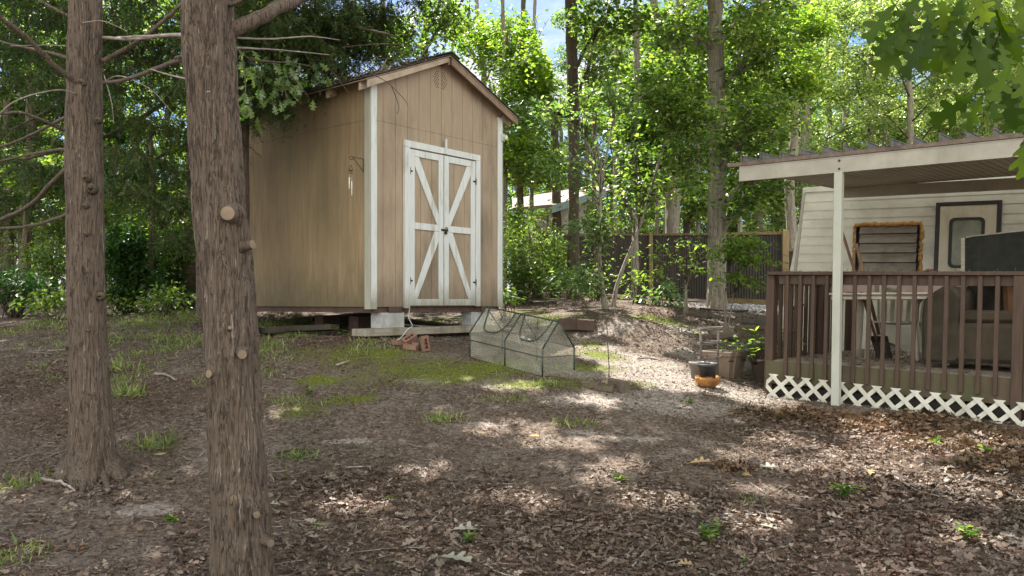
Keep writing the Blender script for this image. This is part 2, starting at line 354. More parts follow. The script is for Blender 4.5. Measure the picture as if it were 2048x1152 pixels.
# the near cedar's and the left cedar's root mounds are part of the trunks, small rise only
nxv, nyv = len(gx), len(gy)
Vg = np.stack([X.ravel(), Y.ravel(), Z.ravel()], 1)
i0 = (np.arange(nyv-1)[:, None]*nxv + np.arange(nxv-1)[None]).ravel()
Lg = np.stack([i0, i0+1, i0+1+nxv, i0+nxv], 1).ravel()
m, t, b = newmat('soil')
at = {}
for a_ in ('moss', 'sand', 'litter'):
    n_ = N(t, 'ShaderNodeAttribute'); n_.attribute_name = a_; at[a_] = n_.outputs['Fac']
f1 = noise(t, 3.0, 10, .72); f2 = noise(t, 28, 8, .7); f3 = noise(t, 130, 4, .7)
soil = ramp(t, f2, [(.30, (.028,.019,.014)), (.44, (.09,.067,.052)), (.57, (.165,.128,.102)), (.74, (.33,.28,.23))])
soil = mixc(t, ramp(t, f1, [(.50, (0,0,0)), (.66, (.5,.5,.5))]), soil, (.24,.215,.19))
sand = ramp(t, f2, [(.32, (.10,.08,.066)), (.45, (.20,.17,.145)), (.6, (.33,.295,.26)), (.78, (.46,.425,.38))])
def crisp(fac, nf, w=.25):
    a = N(t, 'ShaderNodeMath', operation='MULTIPLY_ADD'); t.links.new(nf, a.inputs[0]); a.inputs[1].default_value = 1.6; a.inputs[2].default_value = -.8
    s = N(t, 'ShaderNodeMath', operation='ADD'); t.links.new(fac, s.inputs[0]); t.links.new(a.outputs[0], s.inputs[1])
    mr = N(t, 'ShaderNodeMapRange'); mr.inputs[1].default_value = .5-w; mr.inputs[2].default_value = .5+w; t.links.new(s.outputs[0], mr.inputs[0])
    return mr.outputs[0]
col = mixc(t, crisp(at['sand'], f2, .35), soil, sand)
moss = ramp(t, f3, [(.3, (.05,.07,.012)), (.55, (.13,.16,.02)), (.75, (.25,.27,.04))])
mf = N(t, 'ShaderNodeMath', operation='MULTIPLY'); t.links.new(crisp(at['moss'], f2, .3), mf.inputs[0]); mf.inputs[1].default_value = .9
col = mixc(t, mf.outputs[0], col, moss)
lit = ramp(t, f2, [(.3, (.05,.032,.024)), (.6, (.13,.085,.06)), (.8, (.2,.15,.11))])
lf = N(t, 'ShaderNodeMath', operation='MULTIPLY'); t.links.new(at['litter'], lf.inputs[0]); lf.inputs[1].default_value = .7
col = mixc(t, lf.outputs[0], col, lit)
t.links.new(col, b.inputs['Base Color']); b.inputs['Roughness'].default_value = .95; b.inputs['Specular IOR Level'].default_value = .2
hh = N(t, 'ShaderNodeMath', operation='MULTIPLY_ADD'); t.links.new(f3, hh.inputs[0]); hh.inputs[1].default_value = .4; t.links.new(f2, hh.inputs[2])
bump(t, b, hh.outputs[0], .03, .9)
M['soil'] = m
gnd = nm('ground', Vg, Lg, np.arange(0, len(Lg), 4), m, None, True)
tag(gnd, kind='structure')
litf = np.clip(emask(LITTER, Vg[:, 0], Vg[:, 1], .6, .4), 0, 1)
litf = np.where((Vg[:, 1] > 16) | (np.abs(Vg[:, 0]) > 7), .8, litf)
for a_, v_ in (('moss', emask(MOSS, Vg[:, 0], Vg[:, 1], 1.1, .6)), ('sand', emask(SAND, Vg[:, 0], Vg[:, 1], .6, .5)), ('litter', litf)):
    A_ = gnd.data.attributes.new(a_, 'FLOAT', 'POINT'); A_.data.foreach_set('value', v_.astype(np.float32))
# ---------------------------------------------------------------- leaf litter, crumbs, twigs, grass (nobody could count them)
def scatter(n, dens, x0=-7.5, x1=7.5, y0=3.0, y1=15):
    """rejection sample; y weighted to the near side"""
    x = rng.uniform(x0, x1, n); u = rng.random(n); y = y0 + (y1-y0)*u**1.6
    k = rng.random(n) < dens(x, y)
    x, y = x[k], y[k]
    inside = (np.abs(x) < y*.66+.5)
    x, y = x[inside], y[inside]
    return x, y, h(x, y)
def ground_leaves(name, x, y, z, L, mat, kind='dead', lift=.012, tilt=.55, Wf=.62, curl=.5):
    n = len(x); D = rng.normal(size=(n, 3)); D[:, 2] *= .28; Nn = rng.normal(size=(n, 3))*tilt; Nn[:, 2] += 1
    D /= np.linalg.norm(D, axis=1)[:, None]
    c = np.stack([x, y, z + rng.random(n)*lift], 1) - D*(L/2)[:, None]
    c[:, 2] = np.maximum(c[:, 2], z-.002)
    return leaf_obj(name, c, D, Nn, L, L*Wf*rng.uniform(.6, 1.3, n), kind, mat, None, rng.normal(size=n)*curl*.6)
def dl(x, y):
    return np.clip(.09 + .26*(fbm(x*1.3, y*1.3, 5, 4) > .05) + .9*emask(LITTER, x, y, .9, .9), 0, 1) * (1-.88*emask(SAND, x, y, 1.1, .8)) * (1-.8*emask(MOSS, x, y, .6, .4))
x, y, z = scatter(420000, dl); L = (rng.gamma(7, .0052, len(x))*(.72+.4*(y < 6.2)+.25*(x > 2))).clip(.018, .11)
o = ground_leaves('leaf_litter', x, y, z, L, M['litter'], lift=.03)
tag(o, 'brown dead leaves lying thick over the bare yard', 'leaf litter', kind='stuff')
dk = ell([(1600,835,120,16),(1760,850,160,22),(1950,885,180,26),(1450,940,60,8),(2000,930,120,26)])
x, y, z = scatter(110000, lambda x, y: emask(dk, x, y, .8, .4), 1.5, 7, 5, 10); L = rng.gamma(8, .0075, len(x)).clip(.03, .13)
o = ground_leaves('leaf_litter', x, y, z, L, M['litter_tan'], lift=.05, tilt=.8, curl=.9)
tag(o, 'drift of tan oak leaves against the deck lattice', 'leaf litter', kind='stuff')
x, y, z = scatter(620000, lambda x, y: (.25+.7*(fbm(x*1.7, y*1.7, 8, 4) > -.02)) * (1 - .75*emask(SAND, x, y, .7, .4)), y1=13); n = len(x)
L = rng.uniform(.008, .035, n)
o = ground_leaves('bark_debris', x, y, z, L, M['chips'], 'rh', .006, .5, .3, .2)
tag(o, 'small bark crumbs and needles scattered over the soil', 'ground debris', kind='stuff')
x, y, z = scatter(90000, lambda x, y: np.clip(1.6*np.exp(-(((x-1.5)/.85)**2 + ((y-10.9)/.6)**2)) + .35*emask(SAND, x, y, .7, .5)*(y > 7.4) + .006, 0, 1), -2, 4, 4, 13); n = len(x)
M['sandgrain'] = leafmat('sand_crumbs', [(.24,.21,.18),(.36,.33,.29),(.50,.47,.43),(.30,.27,.235)], 0, .9, spec=.2)
o = ground_leaves('sand_crumbs', x, y, z, rng.uniform(.004,.016,n), M['sandgrain'], 'oval', .006, .7, .8, .3); tag(o, 'pale sand and grit of the heap and the sandy track', 'sand', kind='stuff')
# fallen twigs as one scatter
mb = MB(); x, y, z = scatter(3600, lambda x, y: .7 + 0*x, y1=13)
for i in range(len(x)):
    a = rng.uniform(0, 2*math.pi); l = rng.gamma(3, .04); q = []
    for k in range(4):
        s = (k/3-.5)*l; xx, yy = x[i]+math.cos(a)*s, y[i]+math.sin(a)*s; q.append((xx+rng.normal()*.012, yy+rng.normal()*.012, 0))
    q = np.array(q); q[:, 2] = h(q[:, 0], q[:, 1]) + .008 + rng.random()*.02
    mb.tube(q, np.array([.004, .0035, .003, .0015])*rng.uniform(.4,1.0), 3, cap=False)
o = mb.build('twig_litter', M['twig'], None, True); tag(o, 'thin grey fallen twigs strewn over the yard', 'twigs', kind='stuff')
# grass blades
def gd(x, y): return np.clip(emask(GRASSY, x, y, .9, .7, 2.5), 0, 1)*(.10+.90*(fbm(x*3.5, y*3.5, 7, 3) > .02))
x, y, z = scatter(520000, gd, y1=14.5); n = len(x)
D = rdir(n, .9, .65); Lb = rng.uniform(.02, .075, n)*(1+.9*(rng.random(n) < .06))
V1 = leaf_arrays(np.stack([x, y, z-.005], 1), D, rdir(n), Lb, np.full(n, .0048), 'rh')
# moss tips: very short blades on the moss
o = nm('moss', *(lambda q: (q[0], q[1], np.arange(0, len(q[1]), 3)))((lambda s_: leaf_arrays(np.stack([s_[0], s_[1], s_[2]-.004], 1), rdir(len(s_[0]), .8, .7), rdir(len(s_[0])), rng.uniform(.008, .034, len(s_[0])), .008, 'rh'))(scatter(300000, lambda x, y: .85*emask(MOSS, x, y, 1.0, .55)+.012, y1=13))), M['moss'])
tag(o, 'yellow green moss creeping over the soil before the shed', 'moss', kind='stuff')
o = nm('grass', V1[0], V1[1], np.arange(0, len(V1[1]), 3), M['grass'])
tag(o, 'thin patchy grass on the shaded ground', 'grass', kind='stuff')
# ---------------------------------------------------------------- shed
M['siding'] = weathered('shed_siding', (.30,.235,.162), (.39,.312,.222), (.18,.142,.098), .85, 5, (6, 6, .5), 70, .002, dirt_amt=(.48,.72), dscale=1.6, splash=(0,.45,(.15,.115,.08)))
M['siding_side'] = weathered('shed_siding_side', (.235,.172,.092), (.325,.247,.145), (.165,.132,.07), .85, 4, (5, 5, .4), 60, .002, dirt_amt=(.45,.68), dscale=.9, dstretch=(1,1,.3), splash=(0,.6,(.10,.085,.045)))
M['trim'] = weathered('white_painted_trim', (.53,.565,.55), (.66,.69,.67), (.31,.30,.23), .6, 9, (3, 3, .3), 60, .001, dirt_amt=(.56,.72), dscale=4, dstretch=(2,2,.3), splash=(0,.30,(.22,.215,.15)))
M['trim_side'] = weathered('grey_trim', (.30,.31,.25), (.38,.39,.32), (.17,.17,.11), .7, 9, (3, 3, .3), 60, .001, dirt_amt=(.5,.8), dscale=3)  # greyer, darker trim colour for the side faces of the corners
M['groove'] = weathered('dark_groove', (.05,.035,.025), (.08,.055,.04))
M['rake'] = weathered('rake_board', (.20,.14,.095), (.28,.205,.145), (.14,.09,.06), .8, 8, (1, 1, 1), 60, .001)
M['fascia_pale'] = weathered('pale_fascia', (.34,.27,.19), (.47,.39,.30), (.2,.15,.1), .8, 8, (1,1,1), 60, .001)
M['shingle'] = weathered('shingles', (.035,.032,.03), (.12,.11,.10), (.09,.11,.05), .95, 30, (1,1,1), 60, .006, dirt_amt=(.45,.7))
M['dark_wood'] = weathered('dark_framing', (.05,.03,.022), (.11,.065,.048), (.05,.045,.03), .85, 8, (1,1,1), 50, .002)
M['concrete'] = weathered('concrete_block', (.30,.31,.31), (.46,.47,.46), (.24,.25,.20), .9, 18, (1,1,1), 90, .004)
M['old_timber'] = weathered('old_grey_timber', (.20,.18,.13), (.36,.33,.27), (.12,.11,.06), .9, 10, (.3, 4, 4), 60, .004)
M['dark_timber'] = weathered('mossy_dark_timber', (.03,.026,.018), (.06,.05,.034), (.05,.055,.02), .95, 10, (1,1,1), 50, .004, dirt_amt=(.5,.7))
M['metal_dark'] = weathered('dark_iron', (.03,.028,.025), (.08,.06,.045), None, .55, 30, metal=.6)
M['galv'] = weathered('galvanised', (.4,.4,.38), (.6,.6,.58), (.3,.2,.12), .4, 30, metal=.8)
A = R(39.7); ua = np.array([math.sin(A), math.cos(A), 0]); va = np.array([-math.cos(A), math.sin(A), 0])
SO = np.array([-1.715, 9.98, 1.447])
shed = thing('shed', 'tan plywood shed with white trimmed double doors raised on blocks', 'shed', SO, (0, 0, R(90)-A))
def sw(u, v, z): return SO + ua*u + va*v + np.array([0, 0, z])
SW, SD, EV, AP = 2.44, 3.05, 2.76, 3.27
slope = (AP-EV)/(SW/2)
def roofz(u): return AP - abs(u - SW/2)*slope
SE = 2.275
wall = MB()
wall.prism([(.004,0),(SW-.004,0),(SW-.004,EV),(SW/2,AP),(.004,EV)], .010, .04, 'y', 1)
wall.box((.004,.04,0),(.034,SD,EV),1); wall.box((SW-.034,.04,0),(SW-.004,SD,EV),1)
wall.prism([(.034,0),(SW-.034,0),(SW-.034,EV),(SW/2,AP),(.034,EV)], SD-.03, SD, 'y', 0)
gw = .0026
for i in range(12):
    a0 = i*SW/12 + gw; a1 = (i+1)*SW/12 - gw*(2.0 if i == 5 else 1)
    # gaps round the doors are kept behind the frame
    wall.box((a0, 0, 0), (a1, .012, SE-.0015))
    ps = [(a0, SE+.0015), (a1, SE+.0015), (a1, roofz(a1))]
    if a0 < SW/2 < a1: ps.append((SW/2, AP))
    ps.append((a0, roofz(a0))); wall.prism(ps, 0, .012, 'y')
for u0, u1 in ((0, .006), (SW-.006, SW)):
    for i in range(15):
        b0 = .012 + i*(SD-.012)/15 + .0013; b1 = .012 + (i+1)*(SD-.012)/15 - .0013
        wall.box((u0, b0, 0), (u1, b1, SE-.002), 2); wall.box((u0, b0, SE+.002), (u1, b1, EV), 2)
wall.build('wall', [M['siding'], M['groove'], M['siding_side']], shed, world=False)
# trims
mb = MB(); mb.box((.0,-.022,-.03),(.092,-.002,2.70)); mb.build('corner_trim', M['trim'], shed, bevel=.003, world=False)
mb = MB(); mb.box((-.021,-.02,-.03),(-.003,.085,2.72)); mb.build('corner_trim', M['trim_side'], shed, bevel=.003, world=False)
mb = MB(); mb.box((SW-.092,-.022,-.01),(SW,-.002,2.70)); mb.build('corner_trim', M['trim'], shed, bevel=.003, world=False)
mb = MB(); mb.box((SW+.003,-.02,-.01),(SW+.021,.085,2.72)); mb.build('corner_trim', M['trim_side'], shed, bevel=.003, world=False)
# round gable vent of drilled holes (dark plugs) in two half discs
mb = MB()
for i in range(-5, 6):
    for j in range(-6, 7):
        x_ = i*.034 + (.017 if j % 2 else 0); z_ = j*.026
        if abs(x_) > .018 and x_*x_ + z_*z_ < .135**2: mb.tube([(SW/2-.02+x_, -.0025, 2.99+z_), (SW/2-.02+x_, .003, 2.99+z_)], .0085, 8)
mb.build('gable_vent', M['groove'], shed, world=False)
# roof: two slabs, shingles, rakes, rafter tails
ov, oe = .17, .20
rf = MB()
for sgn in (-1, 1):
    e = SW/2 + oe
    def rp_(t, up): return (SW/2 + sgn*t, AP - t*slope + up)
    nn = 9
    rf.prism([rp_(0, .005), rp_(e, .005), rp_(e, .022), rp_(0, .022)], -ov, SD+.15, 'y', 1)
    for k in range(nn):    # shingle courses, each lapping the one below
        t0, t1 = e*k/nn, e*(k+1)/nn + .02
        rf.prism([rp_(t0, .026 + .004), rp_(t1, .026+.012), rp_(t1, .034+.014), rp_(t0, .032+.004)], -ov-.02, SD+.17, 'y', 0)
ro = rf.build('roof', [M['shingle'], M['rake']], shed, world=False)
mb = MB(); mb.prism([(SW/2-.16, AP+.0), (SW/2, AP+.06), (SW/2+.16, AP+.0), (SW/2+.16, AP+.012), (SW/2, AP+.075), (SW/2-.16, AP+.012)], -ov-.03, SD+.18, 'y')
mb.build('ridge_cap', M['shingle'], ro, world=False)
mb = MB(); e = SW/2+oe
mb.prism([(SW/2-e+.02, AP-(e-.02)*slope-.09), (SW/2-.03, AP-.03*slope-.06), (SW/2-.03, AP-.03*slope), (SW/2-e+.02, AP-(e-.02)*slope)], -ov+.002, -ov+.022, 'y')
mb.build('rake_board', M['fascia_pale'], shed, bevel=.002, world=False)
mb = MB(); mb.prism([(SW/2+.03, AP-.03*slope-.085), (SW/2+e-.02, AP-(e-.02)*slope-.085), (SW/2+e-.02, AP-(e-.02)*slope), (SW/2+.03, AP-.03*slope)], -ov+.002, -ov+.022, 'y')
mb.build('rake_board', M['rake'], shed, bevel=.002, world=False)
mb = MB(); mb.box((SW/2-.02, -ov+.024, AP-.10), (SW/2+.02, -.004, AP-.012)); mb.build('ridge_beam', M['rake'], shed, world=False)
for s_ in (-1, 1):
    for k in range(6):
        y_ = .0 + k*.59 if k else -.03
        a_, b_ = (-.175, -.024) if s_ < 0 else (SW+.024, SW+.175)
        mb = MB(); za, zb = roofz(a_), roofz(b_)
        mb.prism([(a_, za-.10), (b_, zb-.10 if s_ < 0 else zb-.09), (b_, zb-.002), (a_, za-.002)], y_, y_+.038, 'y')
        mb.build('rafter_tail', M['fascia_pale'] if k < 2 else M['rake'], shed, bevel=.002, world=False)
# door frame and leaves
d0, d1, dt = .531, 1.948, 2.10; fw = .088
mb = MB(); mb.box((d0,-.046,-.02),(d0+fw,-.002,dt-fw-.0)); mb.box((d1-fw,-.046,.0),(d1,-.002,dt-fw))
mb.prism([(d0, dt-fw+.002), (d1, dt-fw+.002), (d1, dt-.005), (d0, dt)], -.046, -.002, 'y')
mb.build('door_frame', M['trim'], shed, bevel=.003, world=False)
def leaf(u0, u1, hinge_left, leafname='door'):
    z0, z1 = .012, dt-fw-.012; st = .086; mid = 1.03
    bk = MB(); 
    for i in range(3):
        a = u0 + (u1-u0)*i/3; bk.box((a+.003, -.012, z0), (a+(u1-u0)/3-.003, -.003, z1))
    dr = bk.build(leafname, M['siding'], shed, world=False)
    f = MB(); y0, y1 = -.032, -.013
    f.box((u0, y0, z0), (u0+st, y1, z1)); f.box((u1-st, y0, z0), (u1, y1, z1))
    f.box((u0+st+.002, y0, z0), (u1-st-.002, y1, z0+st)); f.box((u0+st+.002, y0, z1-st), (u1-st-.002, y1, z1)); f.box((u0+st+.002, y0, mid-st/2), (u1-st-.002, y1, mid+st/2))
    o_, i_ = (u0+st+.002, u1-st-.002) if hinge_left else (u1-st-.002, u0+st+.002)
    s_ = 1 if hinge_left else -1; dw = .075
    f.prism([(o_, z1-st-.002), (o_+s_*dw, z1-st-.002), (i_, mid+st/2+.14), (i_, mid+st/2+.002), (i_-s_*.03, mid+st/2+.002), (o_, z1-st-.12)][::s_], y0+.002, y1-.001, 'y')
    f.prism([(o_, z0+st+.002), (o_+s_*dw*.6, z0+st+.002), (i_, mid-st/2-.13), (i_, mid-st/2-.002), (i_-s_*dw, mid-st/2-.002), (o_, z0+st+.10)][::s_], y0+.002, y1-.001, 'y')
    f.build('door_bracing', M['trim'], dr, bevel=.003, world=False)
    for zz in (.33, 1.72):
        hm = MB(); uu = u0-.004 if hinge_left else u1+.004
        hm.tube([(uu, -.044, zz-.045), (uu, -.044, zz+.045)], .006, 8)
        hm.box((uu-(.0 if hinge_left else .05), -.0345, zz-.012), (uu+(.05 if hinge_left else .0), -.0325, zz+.012)); hm.build('hinge', M['metal_dark'], dr, world=False)
    return dr
uc = (d0+d1)/2
leaf(d0+fw+.006, uc-.008, True); dr2 = leaf(uc+.008, d1-fw-.006, False)
mb = MB(); mb.box((uc-.007,-.009,.012),(uc+.007,-.001,dt-fw)); mb.build('door_gap', M['groove'], shed, world=False)
mb = MB(); mb.box((uc-.055,-.036,.995),(uc+.075,-.0325,1.025)); mb.tube([(uc+.03,-.04,1.01),(uc+.03,-.062,1.01)],.006,8)
mb.tube(curve_pts([(uc+.012,-.05,1.0),(uc+.012,-.05,1.03),(uc+.03,-.05,1.05),(uc+.048,-.05,1.03),(uc+.048,-.05,1.0)], 12),.005,6)
mb.box((uc-.0,-.062,.955),(uc+.034,-.040,.99)); mb.build('hasp', M['metal_dark'], shed, world=False)
mb = MB(); mb.box((uc+.0,-.062,dt-.085),(uc+.034,-.0475,dt+.115)); mb.build('turn_latch', M['trim'], shed, bevel=.002, world=False)
# underside framing
mb = MB(); mb.box((.03,.03,-.072),(SW-.03,.07,-.003)); mb.box((.03,.07,-.072),(.07,SD-.02,-.003)); mb.box((SW-.07,.07,-.072),(SW-.03,SD-.02,-.003))
mb.box((.07,.5,-.02),(SW-.07,SD-.02,-.004)); mb.build('floor_frame', M['dark_wood'], shed, world=False)
for u_ in (.30, 2.02):
    mb = MB(); mb.box((u_, .0, -.0745), (u_+.22, .028, -.004)); mb.box((u_, .072, -.0745), (u_+.06, SD-.05, -.0725)); mb.build('skid', M['dark_wood'], shed, world=False)
mb = MB(); mb.tube([(SW+.01,-.03,2.42),(SW+.01,-.09,2.42)], .035, 12); mb.box((SW-.03,-.045,2.37),(SW+.03,-.024,2.47)); mb.build('security_lamp', M['trim'], shed, world=False)
# iron hanging bracket on the side, and the wind chime hanging from it
mb = MB(); y_ = .10
mb.tube([(-.025,y_,1.64),(-.025,y_,1.80)],.005,6); mb.tube([(-.025,y_,1.645),(-.19,y_,1.80)],.004,6); mb.tube([(-.025,y_,1.795),(-.20,y_,1.80)],.004,6)
hk = [(-.19+.0,y_,1.80)]+[(-.205-.028*math.sin(a),y_,1.785+.02*math.cos(a)) for a in np.linspace(.2,4.6,10)]; mb.tube(hk,.004,6,cap=False)
mb.build('iron_bracket', M['metal_dark'], shed, world=False)
def SL(u, v, z): return sw(u, v, z)
ch = thing('wind_chime', 'small bell wind chime hanging from the bracket on the shed side', 'wind chime', sw(-.215, .10, 1.77))
b0 = sw(-.215, .10, 1.77); mb = MB(); mb.tube([b0, b0-(0,0,.09)], .0022, 5); mb.build('string', M['twig'], ch)
mb = MB(); mb.lathe([(.004,0),(.016,-.01),(.020,-.035),(.034,-.06),(.036,-.065),(.0,-.06)], b0-(0,0,.07), 16); mb.lathe([(.004,0),(.02,-.012),(.03,-.03),(.0,-.03)], b0-(0,0,.14), 16); mb.build('bell', weathered('old_brass',(.16,.12,.06),(.26,.2,.1),None,.45,20,metal=.7), ch, True)
for k, (du, dv, l) in enumerate(((-.025,0,.14),(.03,.02,.17))):
    q = b0 + ua*du + va*dv - (0,0,.20+.04*k); mb = MB(); mb.tube([q-(0,0,.02), q-(0,0,.02+l)], .006, 8); mb.tube([q+(0,0,.03), q-(0,0,.02)], .0012, 4); mb.build('tube', weathered('chime_tube',(.75,.75,.72),(.85,.85,.82),None,.3,20), ch, True)
# ---------------------------------------------------------------- blocks, timbers and bricks under and beside the shed
def obox(name, label, cat, c, size, rz, mat, tilt=(0, 0), group=None, bevel=.006, holes=None):
    """a single rough box resting at c (centre of its base), long side along rz"""
    o = None; mb = MB(); a, b_, c_ = size[0]/2, size[1]/2, size[2]
    n = 7; V = []
    mb.box((-a, -b_, 0), (a, b_, c_))
    o = mb.build(name, mat, None, bevel=bevel); o.location = tuple(float(q) for q in c); o.rotation_euler = (tilt[0], tilt[1], rz)
    tag(o, label, cat, group); return o
RZ = R(90)-A
def cinder(name, label, c, rz):
    """hollow concrete block with two cores, open side up"""
    t_ = thing(name, label, 'concrete block', c, (0,0,rz)); mb = MB(); L_, W_, H_ = .39, .19, .19; w_ = .032
    for (a0,b0_,a1,b1_) in ((-L_/2,-W_/2,L_/2,-W_/2+w_),(-L_/2,W_/2-w_,L_/2,W_/2),(-L_/2,-W_/2+w_,-L_/2+w_,W_/2-w_),(L_/2-w_,-W_/2+w_,L_/2,W_/2-w_),(-w_/2,-W_/2+w_,w_/2,W_/2-w_)):
        mb.box((a0,b0_,0),(a1,b1_,H_))
    o = mb.build('block_body', M['concrete'], t_, bevel=.004, world=False); return t_
zb = 1.447-.075-.188
bl = sw(.37, .10, 0); bl[2] = zb; cinder('cinder_block', 'left pale concrete block propping the shed corner on the grey beam', bl, RZ)
br_ = sw(2.05, .14, 0); br_[2] = zb-.0; cinder('cinder_block', 'right pale concrete block propping the shed under the right door post', br_, RZ)
tb = sw(1.12, .05, 0); obox('grey_beam', 'weathered grey beam lying under both concrete blocks', 'timber', (tb[0], tb[1], zb-.092), (2.52, .26, .09), RZ, M['old_timber'])
tb = sw(-.10, 1.45, 0); obox('fallen_plank', 'dark mossy plank lying in the gap under the shed side', 'plank', (tb[0], tb[1], float(h(tb[0], tb[1]))+.02), (1.6, .16, .07), RZ+R(96), M['dark_timber'], (.1, .05))
tb = sw(.05, 2.0, 0); obox('sunken_timber', 'half buried timber below the dark plank under the shed', 'timber', (tb[0]-.05, tb[1]-.5, float(h(tb[0], tb[1]-.5))), (1.1, .14, .08), RZ+R(80), M['dark_timber'], (.0, .06))
for q, r_ in ((.9, .0), (1.9, .1)):
    tb = sw(.45+q*.2, q, 0)
    obox('support_pier', ('stacked dark pier deep under the shed floor' if q < 1 else 'rear dark pier at the far side under the shed'), 'pier', (tb[0], tb[1], float(h(tb[0], tb[1]))-.02), (.3, .2, 1.447-.13-float(h(tb[0], tb[1]))+.02), RZ, M['dark_wood'])
obox('wood_shim', 'thin dark wood shim on top of the right concrete block', 'shim', (br_[0], br_[1], zb+.19), (.42, .17, .022), RZ, M['dark_wood'], bevel=.002)
# board leaning behind, pale edge
p_ = sw(1.0, .55, 0); q_ = sw(2.1, .25, 0); mb = MB(); mb.bar((p_[0], p_[1], float(h(p_[0],p_[1]))+.14), (q_[0], q_[1], float(h(q_[0],q_[1]))+.03), .05, .02); o = mb.build('pale_board', M['fascia_pale']); tag(o, 'thin pale board slanting to the ground between the two blocks', 'board')
# white cable
c0 = sw(.62, -.03, -.02); g0 = G(795, 682, 6, 12)
mb = MB(); mb.tube(curve_pts([c0, c0-(.01,.0,.12), c0+(.04,-.04,-.22), (c0+g0)/2+(.05,0,-.06), g0+(0.03,0,.03), g0+(-.05,0,.005)], 30), .0045, 6); o = mb.build('cable', M['trim'], None, True); tag(o, 'white cable hanging from the shed floor down to the bricks', 'cable')
M['brick'] = weathered('brick', (.15,.075,.052), (.25,.14,.10), (.2,.16,.12), .9, 22, (1,1,1), 80, .003)
M['brick_dark'] = weathered('brick_mossy', (.075,.055,.042), (.13,.095,.072), (.10,.11,.03), .9, 22, (1,1,1), 80, .003, dirt_amt=(.55,.7), dscale=9)
def brick(label, c, rx, ry, rz, mat='brick', size=(.17,.085,.058), lift=0, group=None):
    """cored brick: three holes through it"""
    mb = MB(); a, b_, c_ = size; hs = []
    n = 10; ring = []
    # top and bottom faces with holes: built as a strip of slabs around three cores
    w_ = .018; xs = [-a/2, -a/2+.026, -a/2+.026+.036, -.018, .018, a/2-.062, a/2-.026, a/2]
    for i in range(7):
        if i in (1, 3, 5):
            mb.box((xs[i], -b_/2, 0), (xs[i+1], -w_, c_)); mb.box((xs[i], w_, 0), (xs[i+1], b_/2, c_))
        else: mb.box((xs[i], -b_/2, 0), (xs[i+1], b_/2, c_))
    o = mb.build('brick', M[mat]); o.location = (c[0], c[1], c[2]+lift); o.rotation_euler = (rx, ry, rz); tag(o, label, 'brick', group); return o
GB = 'red bricks tumbled in front of the shed'
g = G(797, 690, 6, 12); brick('red brick lying flat at the left of the small brick heap', g, 0, .05, .3, group=GB)
g = G(822, 699, 6, 12); brick('red brick at the bottom of the small heap', g, 0, .1, -.4, group=GB)
g = G(819, 692, 6, 12); brick('cored red brick tilted on top of the small heap', g, .5, -.5, .7, lift=.06, group=GB)
g = G(848, 703, 6, 12); brick('red brick standing on end with its three holes facing out', g+(0,.0,.0), R(90), R(80), .5, lift=.09, group=GB)
g = G(836, 698, 6, 12); brick('red brick half hidden behind the upright one', g, .1, .2, 1.2, lift=.0, group=GB)
GM = 'mossy bricks beside the thin stake'
g = G(1183, 776, 6, 12); brick('dark mossy brick lying left in front of the thin stake', g, 0, .02, -.5, 'brick_dark', group=GM)
g = G(1209, 782, 6, 12); brick('mossy brick with green patch next to the thin stake', g, .05, .0, -.35, 'brick_dark', (.18,.08,.055), group=GM)
g = G(1232, 774, 6, 12); obox('brick', 'long dark brick leaning behind the stake foot', 'brick', g-(0,0,.01), (.17,.08,.085), -.6, M['brick_dark'], (.0,.15))
g = G(1247, 785, 6, 12); obox('brick', 'solid brown brick on its edge right of the stake', 'brick', g-(0,0,.01), (.12,.06,.12), .55, M['brick_dark'], (.0,.0))
g = G(1141, 660, 8, 16); obox('kerb_block', 'dark kerb block at the left, lying before the sandy heap', 'kerb block', g+(0,-0.05,-.0), (.30,.11,.16), -.32, M['dark_wood'])
g = G(1170, 660, 8, 16); obox('kerb_block', 'shorter dark kerb block touching the sandy heap', 'kerb block', g+(0,-0.08,-.0), (.22,.12,.14), -.18, M['dark_wood'], (.05,.05))
# thin stake
g = G(1216, 783, 6, 12); top = P(1213, 640, g[1]); mb = MB(); q = curve_pts([g-(0,0,.1), g+(.01,0,.25), g+(-.006,0,.5), top], 22); q += rng.normal(size=q.shape)*.0015
mb.tube(q, .005, 6); 
for k in (5, 9, 14, 18): mb.tube([q[k]-(0,0,.008), q[k]+(0,0,.008)], .008, 6)
o = mb.build('plant_stake', M['twig_dark'], None, True); tag(o, 'thin knobbly stake upright in the sandy yard', 'stake')
# ---------------------------------------------------------------- small greenhouse
m, t, b = newmat('clear_film'); b.inputs['Base Color'].default_value = (.60,.60,.52,1); b.inputs['Roughness'].default_value = .2
tr = N(t, 'ShaderNodeBsdfTransparent'); tr.inputs['Color'].default_value = (.93,.93,.88,1)
ms = N(t, 'ShaderNodeMixShader'); f = noise(t, 4, 2, .5, (1,1,1)); fr = N(t, 'ShaderNodeMapRange'); fr.inputs[1].default_value=.35; fr.inputs[2].default_value=.7; fr.inputs[3].default_value=.10; fr.inputs[4].default_value=.24
t.links.new(f, fr.inputs[0]); t.links.new(fr.outputs[0], ms.inputs['Fac']); t.links.new(tr.outputs[0], ms.inputs[1]); t.links.new(b.outputs[0], ms.inputs[2])
t.links.new(ms.outputs[0], t.nodes['Material Output'].inputs['Surface']); bump(t, b, noise(t, 6, 2, .5, (1,1,.4)), .012, .5)
M['film'] = m; M['film_back'] = m
M['piping'] = weathered('green_piping', (.012,.02,.012), (.03,.045,.03), None, .5, 20)
gF = G(1085, 754, 6, 12); gL = G(940, 716, 6, 12)
ghx = (gL - gF); gln = np.linalg.norm(ghx[:2]); Lx = ghx / gln; Wx = np.array([.698,.717,0.0]); Wx[:2] -= Lx[:2]*(Wx[:2]@Lx[:2])*0; gW, gS, gR = .50, .285, .56
